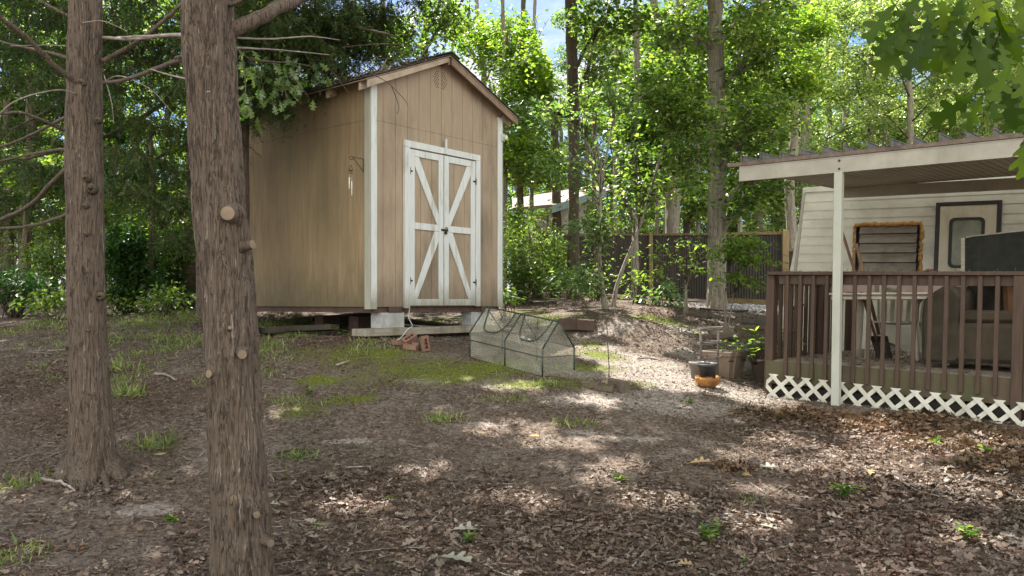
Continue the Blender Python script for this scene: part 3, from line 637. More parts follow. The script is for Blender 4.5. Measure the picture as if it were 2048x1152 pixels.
gh = thing('greenhouse', 'low clear plastic greenhouse with dark piping, sagging on the moss', 'greenhouse', (gF+gL)/2)
def gp(l, w_, z_): return gF + Lx*l*gln + Wx*w_*gW + np.array([0,0,z_])
def sheet(quad, nu=26, nv=14, sag=.012, seed=0, wr=.006):
    """wrinkled film patch between four corners"""
    a, b_, c, d = [np.asarray(q, float) for q in quad]; u, v = np.meshgrid(np.linspace(0,1,nu), np.linspace(0,1,nv))
    u_, v_ = u[...,None], v[...,None]; p = a*(1-u_)*(1-v_) + b_*u_*(1-v_) + c*u_*v_ + d*(1-u_)*v_
    n = np.cross(b_-a, d-a); n /= np.linalg.norm(n)
    e = 16*u*(1-u)*v*(1-v); dsp = -sag*e + wr*np.minimum(1, e*4)*fbm(u*3+v*5+seed, v*2-u*3, seed, 3)*2
    p = p + n*dsp[..., None]
    F = [(j*nu+i, j*nu+i+1, (j+1)*nu+i+1, (j+1)*nu+i) for j in range(nv-1) for i in range(nu-1)]
    return p.reshape(-1, 3), F
cv = MB()
for l0, l1 in ((0, .5), (.5, 1)):
    cv.add(*sheet((gp(l1,0,0), gp(l0,0,0), gp(l0,0,gS), gp(l1,0,gS)), seed=l0*7))
    cv.add(*sheet((gp(l1,0,gS), gp(l0,0,gS), gp(l0,.5,gR), gp(l1,.5,gR)), sag=.035, seed=3+l0*7, wr=.009))
    cv.add(*sheet((gp(l0,1,0), gp(l1,1,0), gp(l1,1,gS), gp(l0,1,gS)), seed=5+l0*7))
    cv.add(*sheet((gp(l0,1,gS), gp(l1,1,gS), gp(l1,.5,gR), gp(l0,.5,gR)), sag=.03, seed=8+l0*7))
for l_ in (0, 1):
    a_ = (gp(l_,0,0), gp(l_,1,0), gp(l_,1,gS), gp(l_,0,gS)); cv.add(*sheet(a_ if l_ == 0 else a_[::-1], seed=11+l_))
    cv.add(*sheet((gp(l_,0,gS), gp(l_,1,gS), gp(l_,.5,gR), gp(l_,.5,gR)), seed=13+l_, sag=.0))
cv.build('plastic_cover', M['film'], gh, True)
fr = MB(); r_ = .0085
def gt(*pts, r=r_): fr.tube(np.array(pts), r, 8)
for l_ in (0, .5, 1):
    gt(gp(l_,0,-.01), gp(l_,0,gS)); gt(gp(l_,0,gS), gp(l_,.5,gR)); gt(gp(l_,.5,gR), gp(l_,1,gS)); gt(gp(l_,1,gS), gp(l_,1,-.01))
for w_, z_ in ((.5, gR), (1, gS)): gt(gp(0,w_,z_), gp(1,w_,z_))
gt(gp(0,0,.004), gp(1,0,.004), r=.005); gt(gp(0,1,.004), gp(1,1,.004), r=.005); gt(gp(0,0,.004), gp(0,1,.004), r=.005); gt(gp(1,0,.004), gp(1,1,.004), r=.005)
gt(gp(0,-.01,gS*.70), gp(1,-.01,gS*.70), r=.0055); gt(gp(0,1,gS*.7), gp(0,0,gS*.7), r=.003)
fr.build('frame', M['piping'], gh, True)
for l0 in (.03, .53):        # U-shaped zip flaps on the front slope
    us = np.linspace(-1, 1, 26); q = []
    for u in us:
        l_ = l0+.225 + .185*np.sign(u)*abs(u)**.8; dd = .95 - .80*(1-abs(u)**2.6)
        q.append(gp(l_, .5*dd, gS + (gR-gS)*dd) + np.array([0,0,.012-.03*math.sin(dd*3.14)]))
    mb = MB(); mb.tube(q, .008, 8); k_ = gp(l0+.225, .5*.93, gS+(gR-gS)*.93)
    mb.tube([k_, k_ + np.array([-.01,-.05,-.10])], .004, 6); mb.build('zip_flap', M['piping'], gh, True)
# ---------------------------------------------------------------- pots, cage, pavers
M['black_plastic'] = weathered('black_plastic', (.014,.016,.018), (.04,.042,.045), (.08,.075,.07), .5, 12, (1,1,1), 40, .001, dirt_amt=(.5,.85))
M['grey_plastic'] = weathered('grey_plastic', (.13,.12,.105), (.22,.20,.175), (.1,.09,.07), .6, 12, (1,1,1), 40, .001)
M['tan_plastic'] = weathered('tan_planter', (.17,.132,.098), (.24,.19,.145), (.13,.10,.075), .6, 8, (1,1,1), 40, .001)
M['coco'] = weathered('coco_fibre', (.25,.11,.03), (.45,.23,.07), (.16,.07,.02), .95, 40, (1,1,1), 120, .01)
M['potsoil'] = weathered('pot_soil', (.03,.022,.016), (.07,.05,.035), None, .95, 40, (1,1,1), 80, .01)
def pot(name, label, c, r0, r1, hh_, mat, rot=(0,0,0), rim=.012):
    t_ = thing(name, label, 'plant pot', c, rot); mb = MB()
    mb.lathe([(0,0),(r0,0),(r1*.97,hh_-.03),(r1+rim,hh_-.03),(r1+rim,hh_),(r1-.004,hh_),(r1*.94,hh_-.04),(r0*.97,.03),(0,.03)], (0,0,0), 32)
    mb.build('pot_body', mat, t_, True, world=False); mb = MB(); mb.lathe([(0,hh_*.8),(r1*.93,hh_*.78)], (0,0,0), 24); mb.build('pot_soil', M['potsoil'], t_, True, world=False); return t_
gp1 = G(1415, 774, 6, 12)
t_ = thing('coco_liner', 'round orange coco fibre basket liner with a black pot in it', 'basket liner', gp1-(0,0,.01)); mb = MB()
th = np.linspace(0, 2*math.pi, 57)[:-1]; V = []; prof = [(.02,0),(.072,.01),(.106,.045),(.117,.085),(.123,.112),(.112,.115),(.10,.085),(.075,.03),(.02,.018)]
for k, (rr, zz) in enumerate(prof):
    lob = 1 + .07*np.abs(np.sin(th*4+.4))*min(1, zz/.05) + .03*vn(th*5, k*.7, 3)
    V.append(np.stack([rr*lob*np.cos(th), rr*lob*np.sin(th), zz + .012*vn(th*4, k*.2, 1)*(zz > .08)], 1))
mb.add(np.concatenate(V), [(i*56+j, i*56+(j+1) % 56, (i+1)*56+(j+1) % 56, (i+1)*56+j) for i in range(len(prof)-1) for j in range(56)])
mb.build('liner_body', M['coco'], t_, True, world=False)
fz = rng.uniform(0, 2*math.pi, 900); zz = rng.uniform(.02,.13,900); rr = .11+.015*rng.random(900)-.045*(zz < .04)
leaf_obj('loose_fibre', np.stack([rr*np.cos(fz), rr*np.sin(fz), zz], 1), rdir(900), rdir(900), rng.uniform(.012,.03,900), .0022, 'rh', M['coco'], t_, world=False)
pot('black_pot', 'black nursery pot standing inside the orange coco liner', gp1+(-.0,0,.045), .078, .098, .20, M['black_plastic'], (.02,-.03,0))
gp2 = G(1397, 759, 6, 12); pot('grey_pot', 'small faded grey pot behind the coco liner', gp2, .075, .092, .19, M['grey_plastic'])
gc = G(1433, 762, 6, 12)
cg = thing('tomato_cage', 'rusty round wire tomato cage standing behind the black pot', 'plant cage', gc); mb = MB()
for zz, rr in ((.225,.122),(.385,.128),(.54,.133)):
    q = [(rr*math.cos(a), rr*math.sin(a), zz + .01*math.cos(a)) for a in np.linspace(0, 2*math.pi, 33)]; mb.tube(q, .008, 6, cap=False); mb.tube([(x_, y_, z_+.017) for x_, y_, z_ in q], .0055, 6, cap=False)
for a in (.5, 2.1, 3.6, 5.2): mb.tube([(.115*math.cos(a), .10*math.sin(a), -.05), (.134*math.cos(a), .134*math.sin(a), .55)], .0065, 6)
mb.build('wire_frame', weathered('rusty_wire', (.05,.04,.034), (.13,.105,.09), None, .7, 30), cg, True, world=False); cg.location = (cg.location[0]-.06, cg.location[1]+.06, cg.location[2]+.02)
def planter(label, c, rz, s0, s1, hh_, mat, name='square_planter'):
    t_ = thing(name, label, 'planter', c, (0,0,rz)); mb = MB()
    def ring(s, z_, ch=.35):
        s2 = s*ch; return [(-s2,-s,z_),(s2,-s,z_),(s*.82,-s*.82,z_),(s,-s2,z_),(s,s2,z_),(s*.82,s*.82,z_),(s2,s,z_),(-s2,s,z_),(-s*.82,s*.82,z_),(-s,s2,z_),(-s,-s2,z_),(-s*.82,-s*.82,z_)]
    def sq(s, z_): return [(s*a, s*b_, z_) for a, b_ in ((-.33,-1),(.33,-1),(.45,-.93),(.93,-.93),(1,-.33),(1,.33),(.93,.93),(.45,.93),(.33,1),(-.33,1),(-.93,.93),(-1,.33),(-1,-.33),(-.93,-.93),(-.45,-.93))]
    rings = [sq(s0, .0), sq(s0*1.0, .02), sq(s1*.96, hh_-.05), sq(s1*1.05, hh_-.05), sq(s1*1.09, hh_), sq(s1*.97, hh_), sq(s1*.93, hh_-.05), sq(s0*.9, .05)]; n = 15
    V = [p_ for r__ in rings for p_ in r__]; F = [(i*n+j, i*n+(j+1) % n, (i+1)*n+(j+1) % n, (i+1)*n+j) for i in range(len(rings)-1) for j in range(n)] + [tuple(range(n-1,-1,-1))]
    mb.add(V, F); mb.build('planter_body', mat, t_, world=False, bevel=.002)
    mb = MB(); mb.box((-s1*.85,-s1*.85,hh_-.11),(s1*.85,s1*.85,hh_-.09)); mb.build('planter_soil', M['potsoil'], t_, world=False)
    return t_
gc1 = G(1462, 757, 6, 12); planter('square tan plastic planter with a weed in it behind the cage', gc1+(-.03,.16,0), .75, .145, .20, .30, M['tan_plastic'])
def weed(c, hh_, n, L_, mat, name, label, cat, parent=None, group=None, spread=.5, stem_r=.004):
    t_ = thing(name, label, cat, c, group=group) if parent is None else parent; mb = MB(); cs = []; ds = []
    for k in range(max(2, n//7)):
        e = np.asarray(c) + np.array([rng.normal()*hh_*spread*.5, rng.normal()*hh_*spread*.5, hh_*rng.uniform(.6, 1)]); q = curve_pts([np.asarray(c), (np.asarray(c)+e)/2 + rng.normal(size=3)*hh_*.05, e], 8)
        mb.tube(q, np.linspace(stem_r, stem_r*.35, 8), 5)
        for j in range(7):
            i = rng.integers(3, 8); cs.append(q[i]); d_ = rng.normal(size=3); d_[2] = abs(d_[2])*.35 - .05; ds.append(d_)
    mb.build('stem', M['twig_dark'] if stem_r > .003 else mat, t_, True)
    k = len(cs); Nn = rng.normal(size=(k, 3))*.35; Nn[:, 2] += 1
    leaf_obj('leaves', np.array(cs), np.array(ds), Nn, rng.uniform(.7, 1.25, k)*L_, rng.uniform(.4,.6,k)*L_, 'oval', mat, t_); return t_
weed(gc1+(-.03,.16,.19), .20, 18, .05, M['leaf_green'], 'weed', 'leafy green weed growing in the tan square planter', 'plant')
gc2 = G(1520, 742, 6, 12); planter('dark brown square planter standing beside the deck corner', gc2+(-.02,.25,0), .7, .15, .2, .33, M['grey_plastic'])
gc3 = G(1526, 765, 6, 12); pot('tall_pot', 'tall tan pot tight against the deck corner', gc3+(.02,.10,0), .09, .13, .26, M['tan_plastic'])
weed(gc3+(-.08,.0,.20), .42, 300, .058, M['leaf_yellow'], 'potted_shrub', 'bushy green and yellow shrub in the tall pot by the deck', 'shrub', spread=1.25)
M['paver'] = weathered('paver', (.11,.08,.062), (.19,.145,.115), (.07,.055,.042), .9, 14, (1,1,1), 70, .003)
gv = G(1503, 690, 8, 16); zc = gv[2]
for k in range(5):
    obox('paver', ['bottom','second','middle','fourth','topmost'][k] + ' square paver in the right paver stack', 'paver', (gv[0]+rng.normal()*.012, gv[1]+.1+rng.normal()*.012, zc), (.31,.31,.05), .25+rng.normal()*.06, M['paver'], group='square pavers by the deck', bevel=.004); zc += .053
gv = G(1420, 676, 8, 16); obox('paver', 'flat paver lying alone left of the other pavers', 'paver', gv+(0,.1,.0), (.36,.30,.05), .1, M['paver'], (.02,.02), 'square pavers by the deck', .004)
gv = G(1448, 680, 8, 16); obox('paver', 'paver leaning over another in the middle of the paver pile', 'paver', gv+(0,.05,.06), (.34,.30,.05), .2, M['paver'], (.42,-.1), 'square pavers by the deck', .004)
obox('paver', 'paver under the leaning one in the middle of the paver pile', 'paver', gv+(.03,.12,.0), (.34,.30,.05), -.1, M['paver'], (.0,.03), 'square pavers by the deck', .004)
gv = G(1475, 690, 8, 16); obox('paver', 'broken paver piece standing on its corner', 'paver', gv+(0,0,.03), (.17,.05,.12), .5, M['paver'], (.1,.6), 'square pavers by the deck', .004)
gv = G(1470, 700, 8, 16); obox('paver', 'small paver half lying in front of the pile', 'paver', gv, (.18,.10,.07), .3, M['paver'], (.0,.1), 'square pavers by the deck', .004)
# sticks lying on the ground
def stick(label, pts, r, mat='twig', group='sticks lying on the yard'):
    q = np.array([G(a, b_, 3.2, 14) for a, b_ in pts]); q[:, 2] += r + .012; q = curve_pts(q, max(8, 4*len(pts))); q += rng.normal(size=q.shape)*r*.25
    mb = MB(); mb.tube(q, np.linspace(r, r*.5, len(q)), 7); o = mb.build('stick', M[mat], None, True); tag(o, label, 'stick', group)
stick('long thin brown stick curving from the middle down to the bottom edge', [(1520,1000),(1545,1060),(1600,1120),(1640,1152)], .006, 'twig_dark')
stick('thin dark stick across the litter in the middle foreground', [(1160,1020),(1250,1038),(1340,1040),(1425,1025)], .006, 'twig_dark')
stick('pale bare stick lying just right of the near trunk', [(690,940),(745,938)], .007)
stick('thick mossy stick end beside the near trunk', [(552,912),(580,905),(602,905)], .018, 'twig_dark')
stick('grey stick below the left cedar root', [(85,965),(130,975),(150,988)], .014)
stick('grey weathered stick left of the near trunk at mid height', [(310,752),(335,755),(352,765)], .013)
stick('pale stick on the grass far left', [(95,705),(140,702),(215,706)], .008)
stick('grey stick at the right side below the deck litter', [(1790,960),(1830,985),(1880,1000)], .009)
stick('short pale stick in the bottom centre litter', [(862,1050),(880,1030),(884,1024)], .006)
stick('forked pale stick at the lower left of centre litter', [(1265,1140),(1290,1110),(1310,1095)], .006)
stick('slim pale stick in front of the greenhouse', [(1075,742),(1090,760),(1098,770)], .004)
stick('brown bent stick on the sandy path', [(1275,722),(1300,720),(1325,726)], .009, 'twig_dark')
stick('bleached grey wood splinter on the moss', [(672,735),(690,730),(700,726)], .014)
# ---------------------------------------------------------------- deck
M['deck_brown'] = weathered('brown_deck_stain', (.048,.029,.019), (.084,.051,.033), (.058,.045,.028), .75, 8, (4, 4, .5), 60, .002, dirt_amt=(.5,.8))
M['deck_green'] = weathered('mossy_deck_skirt', (.07,.052,.032), (.12,.09,.058), (.065,.07,.026), .8, 6, (1, 1, .6), 60, .002, dirt_amt=(.4,.7))
M['deck_floor'] = weathered('deck_floor', (.20,.165,.13), (.32,.27,.22), (.12,.09,.07), .85, 8, (1, 1, 1), 60, .002)
M['lattice'] = weathered('white_lattice', (.50,.50,.43), (.64,.64,.56), (.30,.30,.22), .65, 6, (1,1,1), 40, .001, dirt_amt=(.52,.8))
M['pale_metal'] = weathered('white_aluminium', (.29,.28,.225), (.38,.365,.30), (.18,.165,.12), .5, 5, (1,1,1), 30, .001, dirt_amt=(.5,.8), dscale=1.6)
M['post_white'] = weathered('white_post', (.38,.40,.345), (.46,.48,.42), (.27,.29,.21), .5, 6, (1,1,.3), 30, .001, dirt_amt=(.5,.8))
M['rib_metal'] = weathered('stained_pan_rib', (.05,.045,.04), (.16,.145,.12), (.05,.04,.035), .6, 10)
M['brown_edge'] = weathered('rusty_roof_edge', (.10,.075,.055), (.20,.155,.12), (.08,.055,.04), .8, 20)
M['soffit'] = weathered('stained_soffit', (.36,.31,.25), (.47,.42,.35), (.20,.15,.10), .6, 3, (1,1,1), 30, .001, dirt_amt=(.48,.8), dscale=1.0, dstretch=(1,1,1))
eD = np.array([.7505, -.6608, 0]); nD = np.array([.6608, .7505, 0]); DZ = math.atan2(-.6608, .7505)
DO = np.array([2.72, 8.70, .894])
TL = .024
deck = thing('deck', 'raised brown deck with picket railing and white lattice skirt', 'deck', DO, (0, TL, DZ))
DL, DD, RH = 3.9, 2.80, .93
mb = MB(); nb = 20
for i in range(nb): mb.box((.0, i*DD/nb+.004, -.03), (DL, (i+1)*DD/nb-.004, 0))
mb.build('deck_boards', M['deck_floor'], deck, world=False)
mb = MB(); mb.box((.0,-.028,-.24),(DL,-.002,-.005)); mb.box((-.03,-.026,-.24),(-.002,DD,-.005)); mb.build('skirt_board', M['deck_green'], deck, world=False)
mb = MB(); mb.box((-.02,-.075,RH-.035),(DL,.06,RH)); mb.build('top_rail', M['deck_brown'], deck, bevel=.004, world=False)
mb = MB(); mb.box((.09,-.026,RH-.13),(DL,.012,RH-.037)); mb.build('under_rail', M['deck_brown'], deck, bevel=.003, world=False)
mb = MB(); mb.box((-.075,.062,RH-.035),(.02,DD-.45,RH)); mb.box((-.03,.10,RH-.13),(.008,DD-.45,RH-.037)); mb.build('side_rail', M['deck_brown'], deck, bevel=.003, world=False)
px0 = []
for k in range(26):
    s = .19 + k*.1363
    if abs(s-2.27) < .10 or s > DL-.1: continue
    mb = MB(); mb.prism([(-.060,-.165),(-.030,-.165),(-.030,RH-.038),(-.060,RH-.038)], s-.018, s+.018, 'x'); mb.build('baluster', M['deck_brown'], deck, bevel=.003, world=False)
for k in range(15):
    v_ = .20 + k*.14; mb = MB(); mb.box((-.068,v_,-.165),(-.032,v_+.038,RH-.038)); mb.build('baluster', M['deck_brown'], deck, bevel=.003, world=False)
for a_, b_, z1_ in ((-.05,-.02,RH-.037),(2.22,-.068,RH-.036),(-.045,DD-.5,RH-.037),(-.045,1.35,RH-.04)):
    mb = MB(); mb.box((a_, b_, -.40), (a_+.085, b_+.085, z1_)); mb.build('deck_post', M['deck_brown'], deck, bevel=.004, world=False)
mb = MB(); mb.prism([(-.14,.0),(-.05,.0),(-.05,.55),(-.14,.50)], .9, .94, 'y'); mb.prism([(-.20,.495),(-.05,.57),(-.05,.59),(-.20,.515)], .84, 1.0, 'y'); mb.build('step_rail_post', M['deck_brown'], deck, world=False)
# lattice
lt = thing('lattice_skirt_frame', None, None) if False else None
lm = MB(); ps = .172; LW = .039; z0l, z1l = -.428, -.148; hl = z1l - z0l
def clipz(p, q, lo, hi):
    (x0_, a0_), (x1_, a1_) = p, q
    t0 = (lo-a0_)/(a1_-a0_); t1 = (hi-a0_)/(a1_-a0_); return (x0_+(x1_-x0_)*t0, lo), (x0_+(x1_-x0_)*t1, hi)
nl = int(DL/ps)+4
for k in range(-3, nl):
    for sg, yy in ((1, -.088), (-1, -.096)):
        xb = k*ps + (0 if sg > 0 else 0); xt = xb + sg*hl*1.0; wd = LW/math.sin(math.pi/4)/1.0
        a_, b_ = .012, DL
        pol = [(xb-wd/2, z0l), (xb+wd/2, z0l), (xt+wd/2, z1l), (xt-wd/2, z1l)]
        xs_ = [p_[0] for p_ in pol]
        if min(xs_) < a_ or max(xs_) > b_: # clip in x
            def clipx(poly, lim, keep):
                r__ = []
                for i in range(len(poly)):
                    p_, q_ = poly[i], poly[(i+1) % len(poly)]; pi = (p_[0]-lim)*keep >= 0; qi = (q_[0]-lim)*keep >= 0
                    if pi: r__.append(p_)
                    if pi != qi: f_ = (lim-p_[0])/(q_[0]-p_[0]); r__.append((lim, p_[1]+(q_[1]-p_[1])*f_))
                return r__
            pol = clipx(pol, a_, 1); pol = clipx(pol, b_, -1) if len(pol) > 2 else pol
            if len(pol) < 3: continue
        lm.prism(pol, yy, yy+.007, 'y')
lo = lm.build('lattice', M['lattice'], deck, world=False); lo.rotation_euler = (0, R(1.6), 0); lo.location = (0, 0, .012)
mb = MB(); mb.box((.05,.0,-.9),(DL,.02,-.26)); mb.box((.0,.02,-.9),(.02,DD,-.25)); mb.build('under_dark_sheet', weathered('under_deck_dark',(.012,.01,.008),(.03,.025,.02)), deck, world=False)  # near-black sheets stand in for the dark space under the deck
def dk_w(u, v, z): 
    q = Matrix.Rotation(DZ, 3, 'Z') @ Matrix.Rotation(TL, 3, 'Y') @ Vector((u, v, z)); return DO + np.array(q)
# ---------------------------------------------------------------- carport roof
KO = np.array([3.18, 8.02, 2.765]); TK = .014
car = thing('carport', 'white metal carport roof with upright pan ribs over the deck', 'carport', KO, (0, TK, DZ))
BH, KL, KR, KD = .155, -1.045, 3.4, 2.78; rise = .075
mb = MB(); mb.prism([(0,0),(.045,0),(.045,BH),(0,BH),(0,BH-.012),(.004,BH-.012),(.004,.014),(0,.014)], KL, KR, 'x'); mb.build('front_beam', M['pale_metal'], car, world=False)
mb = MB(); mb.prism([(-.012,BH+.004),(.07,BH+.004),(.07,BH+.042),(-.012,BH+.042)], KL-.12, KR, 'x'); mb.build('roof_edge', M['brown_edge'], car, world=False)
mb = MB(); wp = .165; n_p = int((KR-KL)/wp); u0_ = KL+.02
pn = MB()
for i in range(n_p*2):     # ribbed flat pans seen from below
    a_ = u0_ + i*wp/2; pn.add([(a_+.004,.05,BH-.030),(a_+wp/2-.004,.05,BH-.030),(a_+wp/2-.004,KD,BH-.030+rise),(a_+.004,KD,BH-.030+rise)], [(0,3,2,1)])
    pn.add([(a_-.004,.05,BH-.030),(a_+.004,.05,BH-.030),(a_+.0,.05,BH-.022),(a_-.004,KD,BH-.030+rise),(a_+.004,KD,BH-.030+rise),(a_,KD,BH-.022+rise)], [(0,2,5,3),(2,1,4,5)], 1)
pn.add([(KL,.05,BH),(KR,.05,BH),(KR,KD,BH+rise),(KL,KD,BH+rise),(KL,.05,BH+.003),(KR,.05,BH+.003),(KR,KD,BH+rise+.003),(KL,KD,BH+rise+.003)], [(0,3,2,1),(4,5,6,7),(0,1,5,4),(1,2,6,5),(2,3,7,6),(3,0,4,7)])
pn.build('roof_panel', [M['soffit'], M['groove']], car, world=False)
k = 0; a_ = KL+.03
while a_ < KR:
    mb = MB(); hb = .066 + .008*math.sin(k*2.1)
    mb.bar((a_,-.03,BH+.045+hb), (a_,KD,BH+.045+rise+hb), .016, .008); mb.bar((a_-.0,.02,BH+.045+hb*.5), (a_-.0,KD,BH+.045+rise+hb*.5), .002, hb-.004)
    mb.bar((a_+.006,-.03,BH+.042), (a_+.006,-.03,BH+.045+hb), .004, .022, (0,1,0)); mb.build('roof_rib', M['rib_metal'], car, world=False); a_ += .212; k += 1
mb = MB(); mb.box((KL+.1,KD-.03,BH-.17+rise),(KR,KD+.0,BH-.035+rise)); mb.build('rear_beam', M['pale_metal'], car, world=False).rotation_euler = (0,.02,0)
mb = MB(); gz = float(h(3.18, 8.0)) - KO[2]
mb.box((-.045,.05,gz-.1),(.055,.15,-.0)) if False else mb.box((-.038,-.035,gz-.1),(.038,.035,-.001)); po = mb.build('carport_post', M['post_white'], car, bevel=.004, world=False); 
mb = MB(); mb.box((1.62,KD-.11,gz),(1.70,KD-.032,BH-.172+rise)); mb.build('carport_post', M['post_white'], car, bevel=.003, world=False)
for u_, y_, z_ in ((.0,-.006,.035),(.0,-.006,.115),(1.66,KD-.036,-.04+rise),(1.66,KD-.036,.02+rise)):
    mb = MB(); mb.tube([(u_,y_,z_),(u_,y_+.01,z_)], .011, 8); mb.build('bolt', M['metal_dark'], car, world=False)
# ---------------------------------------------------------------- camper trailer
M['camper'] = weathered('camper_siding', (.50,.49,.40), (.61,.60,.51), (.27,.26,.17), .45, 3, (1,1,2), 20, .001, dirt_amt=(.5,.85), dscale=1.6, dstretch=(1,1,1.2))
M['cream'] = weathered('cream_door', (.50,.46,.34), (.58,.54,.41), (.36,.32,.22), .5, 3)
M['rubber'] = weathered('black_trim', (.012,.012,.012), (.03,.03,.028), None, .6, 20)
CO = np.array([4.643, 10.884, .86]); TC = .036
cp = thing('camper', 'old white camper trailer with lapped siding and a foam patched window', 'camper', CO, (0, TC, DZ))
lap = .118; zt = 2.13; mbc = MB(); Lc = 5.0
wx0, wx1, wz0, wz1 = -.165, .64, .98, 1.66
def xl(z_): return -1.07 + (z_-.85)*.155 if z_ > .3 else -1.155+ (.3-z_)*.2
def lapbox(a_, b_, z_, z2, x_slant=None):
    a2 = xl(z2) if x_slant else a_; a1 = xl(z_) if x_slant else a_
    mbc.add([(a1,-.008,z_),(b_,-.008,z_),(b_,.0,z2),(a2,.0,z2),(a1,.03,z_),(b_,.03,z_),(b_,.03,z2),(a2,.03,z2)], [(0,1,2,3),(4,7,6,5),(0,4,5,1),(3,2,6,7),(0,3,7,4),(1,5,6,2)])
z_ = -.25
while z_ < zt:
    z2 = min(z_+lap, zt)
    for za, zb_ in ([(z_, z2)]):
        if zb_ <= wz0 or za >= wz1: lapbox(0, Lc, za, zb_, True)
        else:
            lapbox(0, wx0, za, zb_, True); lapbox(wx1, Lc, za, zb_)
            if za < wz0: lapbox(wx0, wx1, za, wz0)
            if zb_ > wz1: lapbox(wx0, wx1, wz1, zb_)
    z_ = z2
mbc.build('wall', M['camper'], cp, world=False)
# body behind, closed box with slanted nose
mb = MB(); mb.prism([(xl(-.3)+.01,-.3),(Lc,-.3),(Lc,zt+.06),(xl(zt)+.01,zt+.06)], .5, 2.3, 'y'); mb.prism([(xl(zt)-.02,zt),(Lc,zt),(Lc,zt+.07),(xl(zt)-.02,zt+.07)], -.02, .5, 'y')
mb.add([(xl(-.3),.03,-.3),(xl(zt),.03,zt),(xl(zt),.5,zt),(xl(-.3),.5,-.3)], [(0,1,2,3)]); mb.build('body', M['camper'], cp, world=False)
mb = MB(); mb.bar((xl(-.2)-.004,-.012,-.2), (xl(zt)-.004,-.012,zt), .035, .02, (0,1,0)); mb.build('corner_moulding', M['pale_metal'], cp, world=False)
M['foam'] = weathered('orange_foam', (.32,.16,.035), (.48,.26,.07), (.16,.08,.03), .9, 20, (1,1,1), 60, .01)
wn = MB(); wn.box((wx0+.02,.06,wz0),(wx1-.02,.07,wz1)); wd_ = wn.build('window', M['rubber'], cp, world=False)
for k in range(5):
    mb = MB(); z_ = wz0+.07 + k*.125; mb.prism([(-.0,z_),(.01,z_-.004),(.05,z_+.108),(.04,z_+.112)], wx0+.05, wx1-.05, 'x'); mb.build('louver', weathered('window_louver',(.16,.14,.11),(.27,.24,.19),(.08,.06,.045),.5,6,(1,1,3)) if k == 0 else bpy.data.materials['window_louver'], wd_, world=False)
fm = MB()   # expanding foam bead round the opening
def bead(p_, q_, n, r_):
    t_ = np.linspace(0, 1, n)[:, None]; pts = np.array(p_)*(1-t_) + np.array(q_)*t_; sd_ = pts[0].sum()*9
    pts += np.stack([.010*vn(t_[:,0]*18, sd_, 1), .004*vn(t_[:,0]*18, sd_, 5)-.008, .012*vn(t_[:,0]*22, sd_, 9)], 1)
    fm.tube(pts, r_*(1+.5*vn(t_[:,0]*30, sd_, 3)), 8)
bead((wx0-.01,0,wz1+.005),(wx1+.01,0,wz1+.005),70,.024); bead((wx1+.012,0,wz1),(wx1+.012,0,wz0),60,.020); bead((wx0-.012,0,wz1),(wx0-.012,0,wz0),60,.013); bead((wx0,0,wz0),(wx1,0,wz0),50,.009)
fm.build('foam_seal', M['foam'], wd_, True, world=False)
# door
dx0, dx1, dz0, dz1 = .815, 1.535, .02, 1.915
mb = MB(); f_ = .046
for a0,b0_,a1,b1_ in ((dx0,dz0,dx0+f_,dz1),(dx1-f_,dz0,dx1,dz1),(dx0+f_,dz1-f_,dx1-f_,dz1)): mb.box((a0,-.045,b0_),(a1,-.010,b1_))
do = MB(); do.box((dx0+f_+.002,-.036,dz0),(dx1-f_-.002,-.011,dz1-f_-.002)); do = do.build('door', M['cream'], cp, bevel=.004, world=False); mb.build('door_frame', M['rubber'], do, bevel=.004, world=False)
def rrect(x0_, z0_, x1_, z1_, r_, n=5):
    q = []
    for cx, cz, a0 in ((x1_-r_, z1_-r_, 0), (x0_+r_, z1_-r_, 90), (x0_+r_, z0_+r_, 180), (x1_-r_, z0_+r_, 270)):
        q += [(cx + r_*math.cos(R(a0+90*i/n)), cz + r_*math.sin(R(a0+90*i/n))) for i in range(n+1)]
    return q
o_ = rrect(.975, 1.10, 1.365, 1.72, .06); i_ = rrect(1.012, 1.137, 1.328, 1.683, .045); n = len(o_); mb = MB()
V = [(a, -.046, b_) for a, b_ in o_] + [(a, -.046, b_) for a, b_ in i_] + [(a, -.037, b_) for a, b_ in o_] + [(a, -.037, b_) for a, b_ in i_]
F = [(i, (i+1) % n, n+(i+1) % n, n+i) for i in range(n)] + [(i, 2*n+i, 2*n+(i+1) % n, (i+1) % n) for i in range(n)] + [(n+i, n+(i+1) % n, 3*n+(i+1) % n, 3*n+i) for i in range(n)]
mb.add(V, F); mb.build('door_window_frame', M['rubber'], do, world=False)
mb = MB(); mb.prism(i_, -.041, -.038, 'y'); mb.build('door_window', weathered('frosted_pane', (.13,.15,.09), (.19,.21,.14), (.08,.09,.05), .25, 6), do, world=False)
mb = MB(); mb.tube([(dx0+.13,-.05,.98),(dx0+.13,-.05,1.06)], .012, 8); mb.build('door_handle', M['metal_dark'], do, world=False)
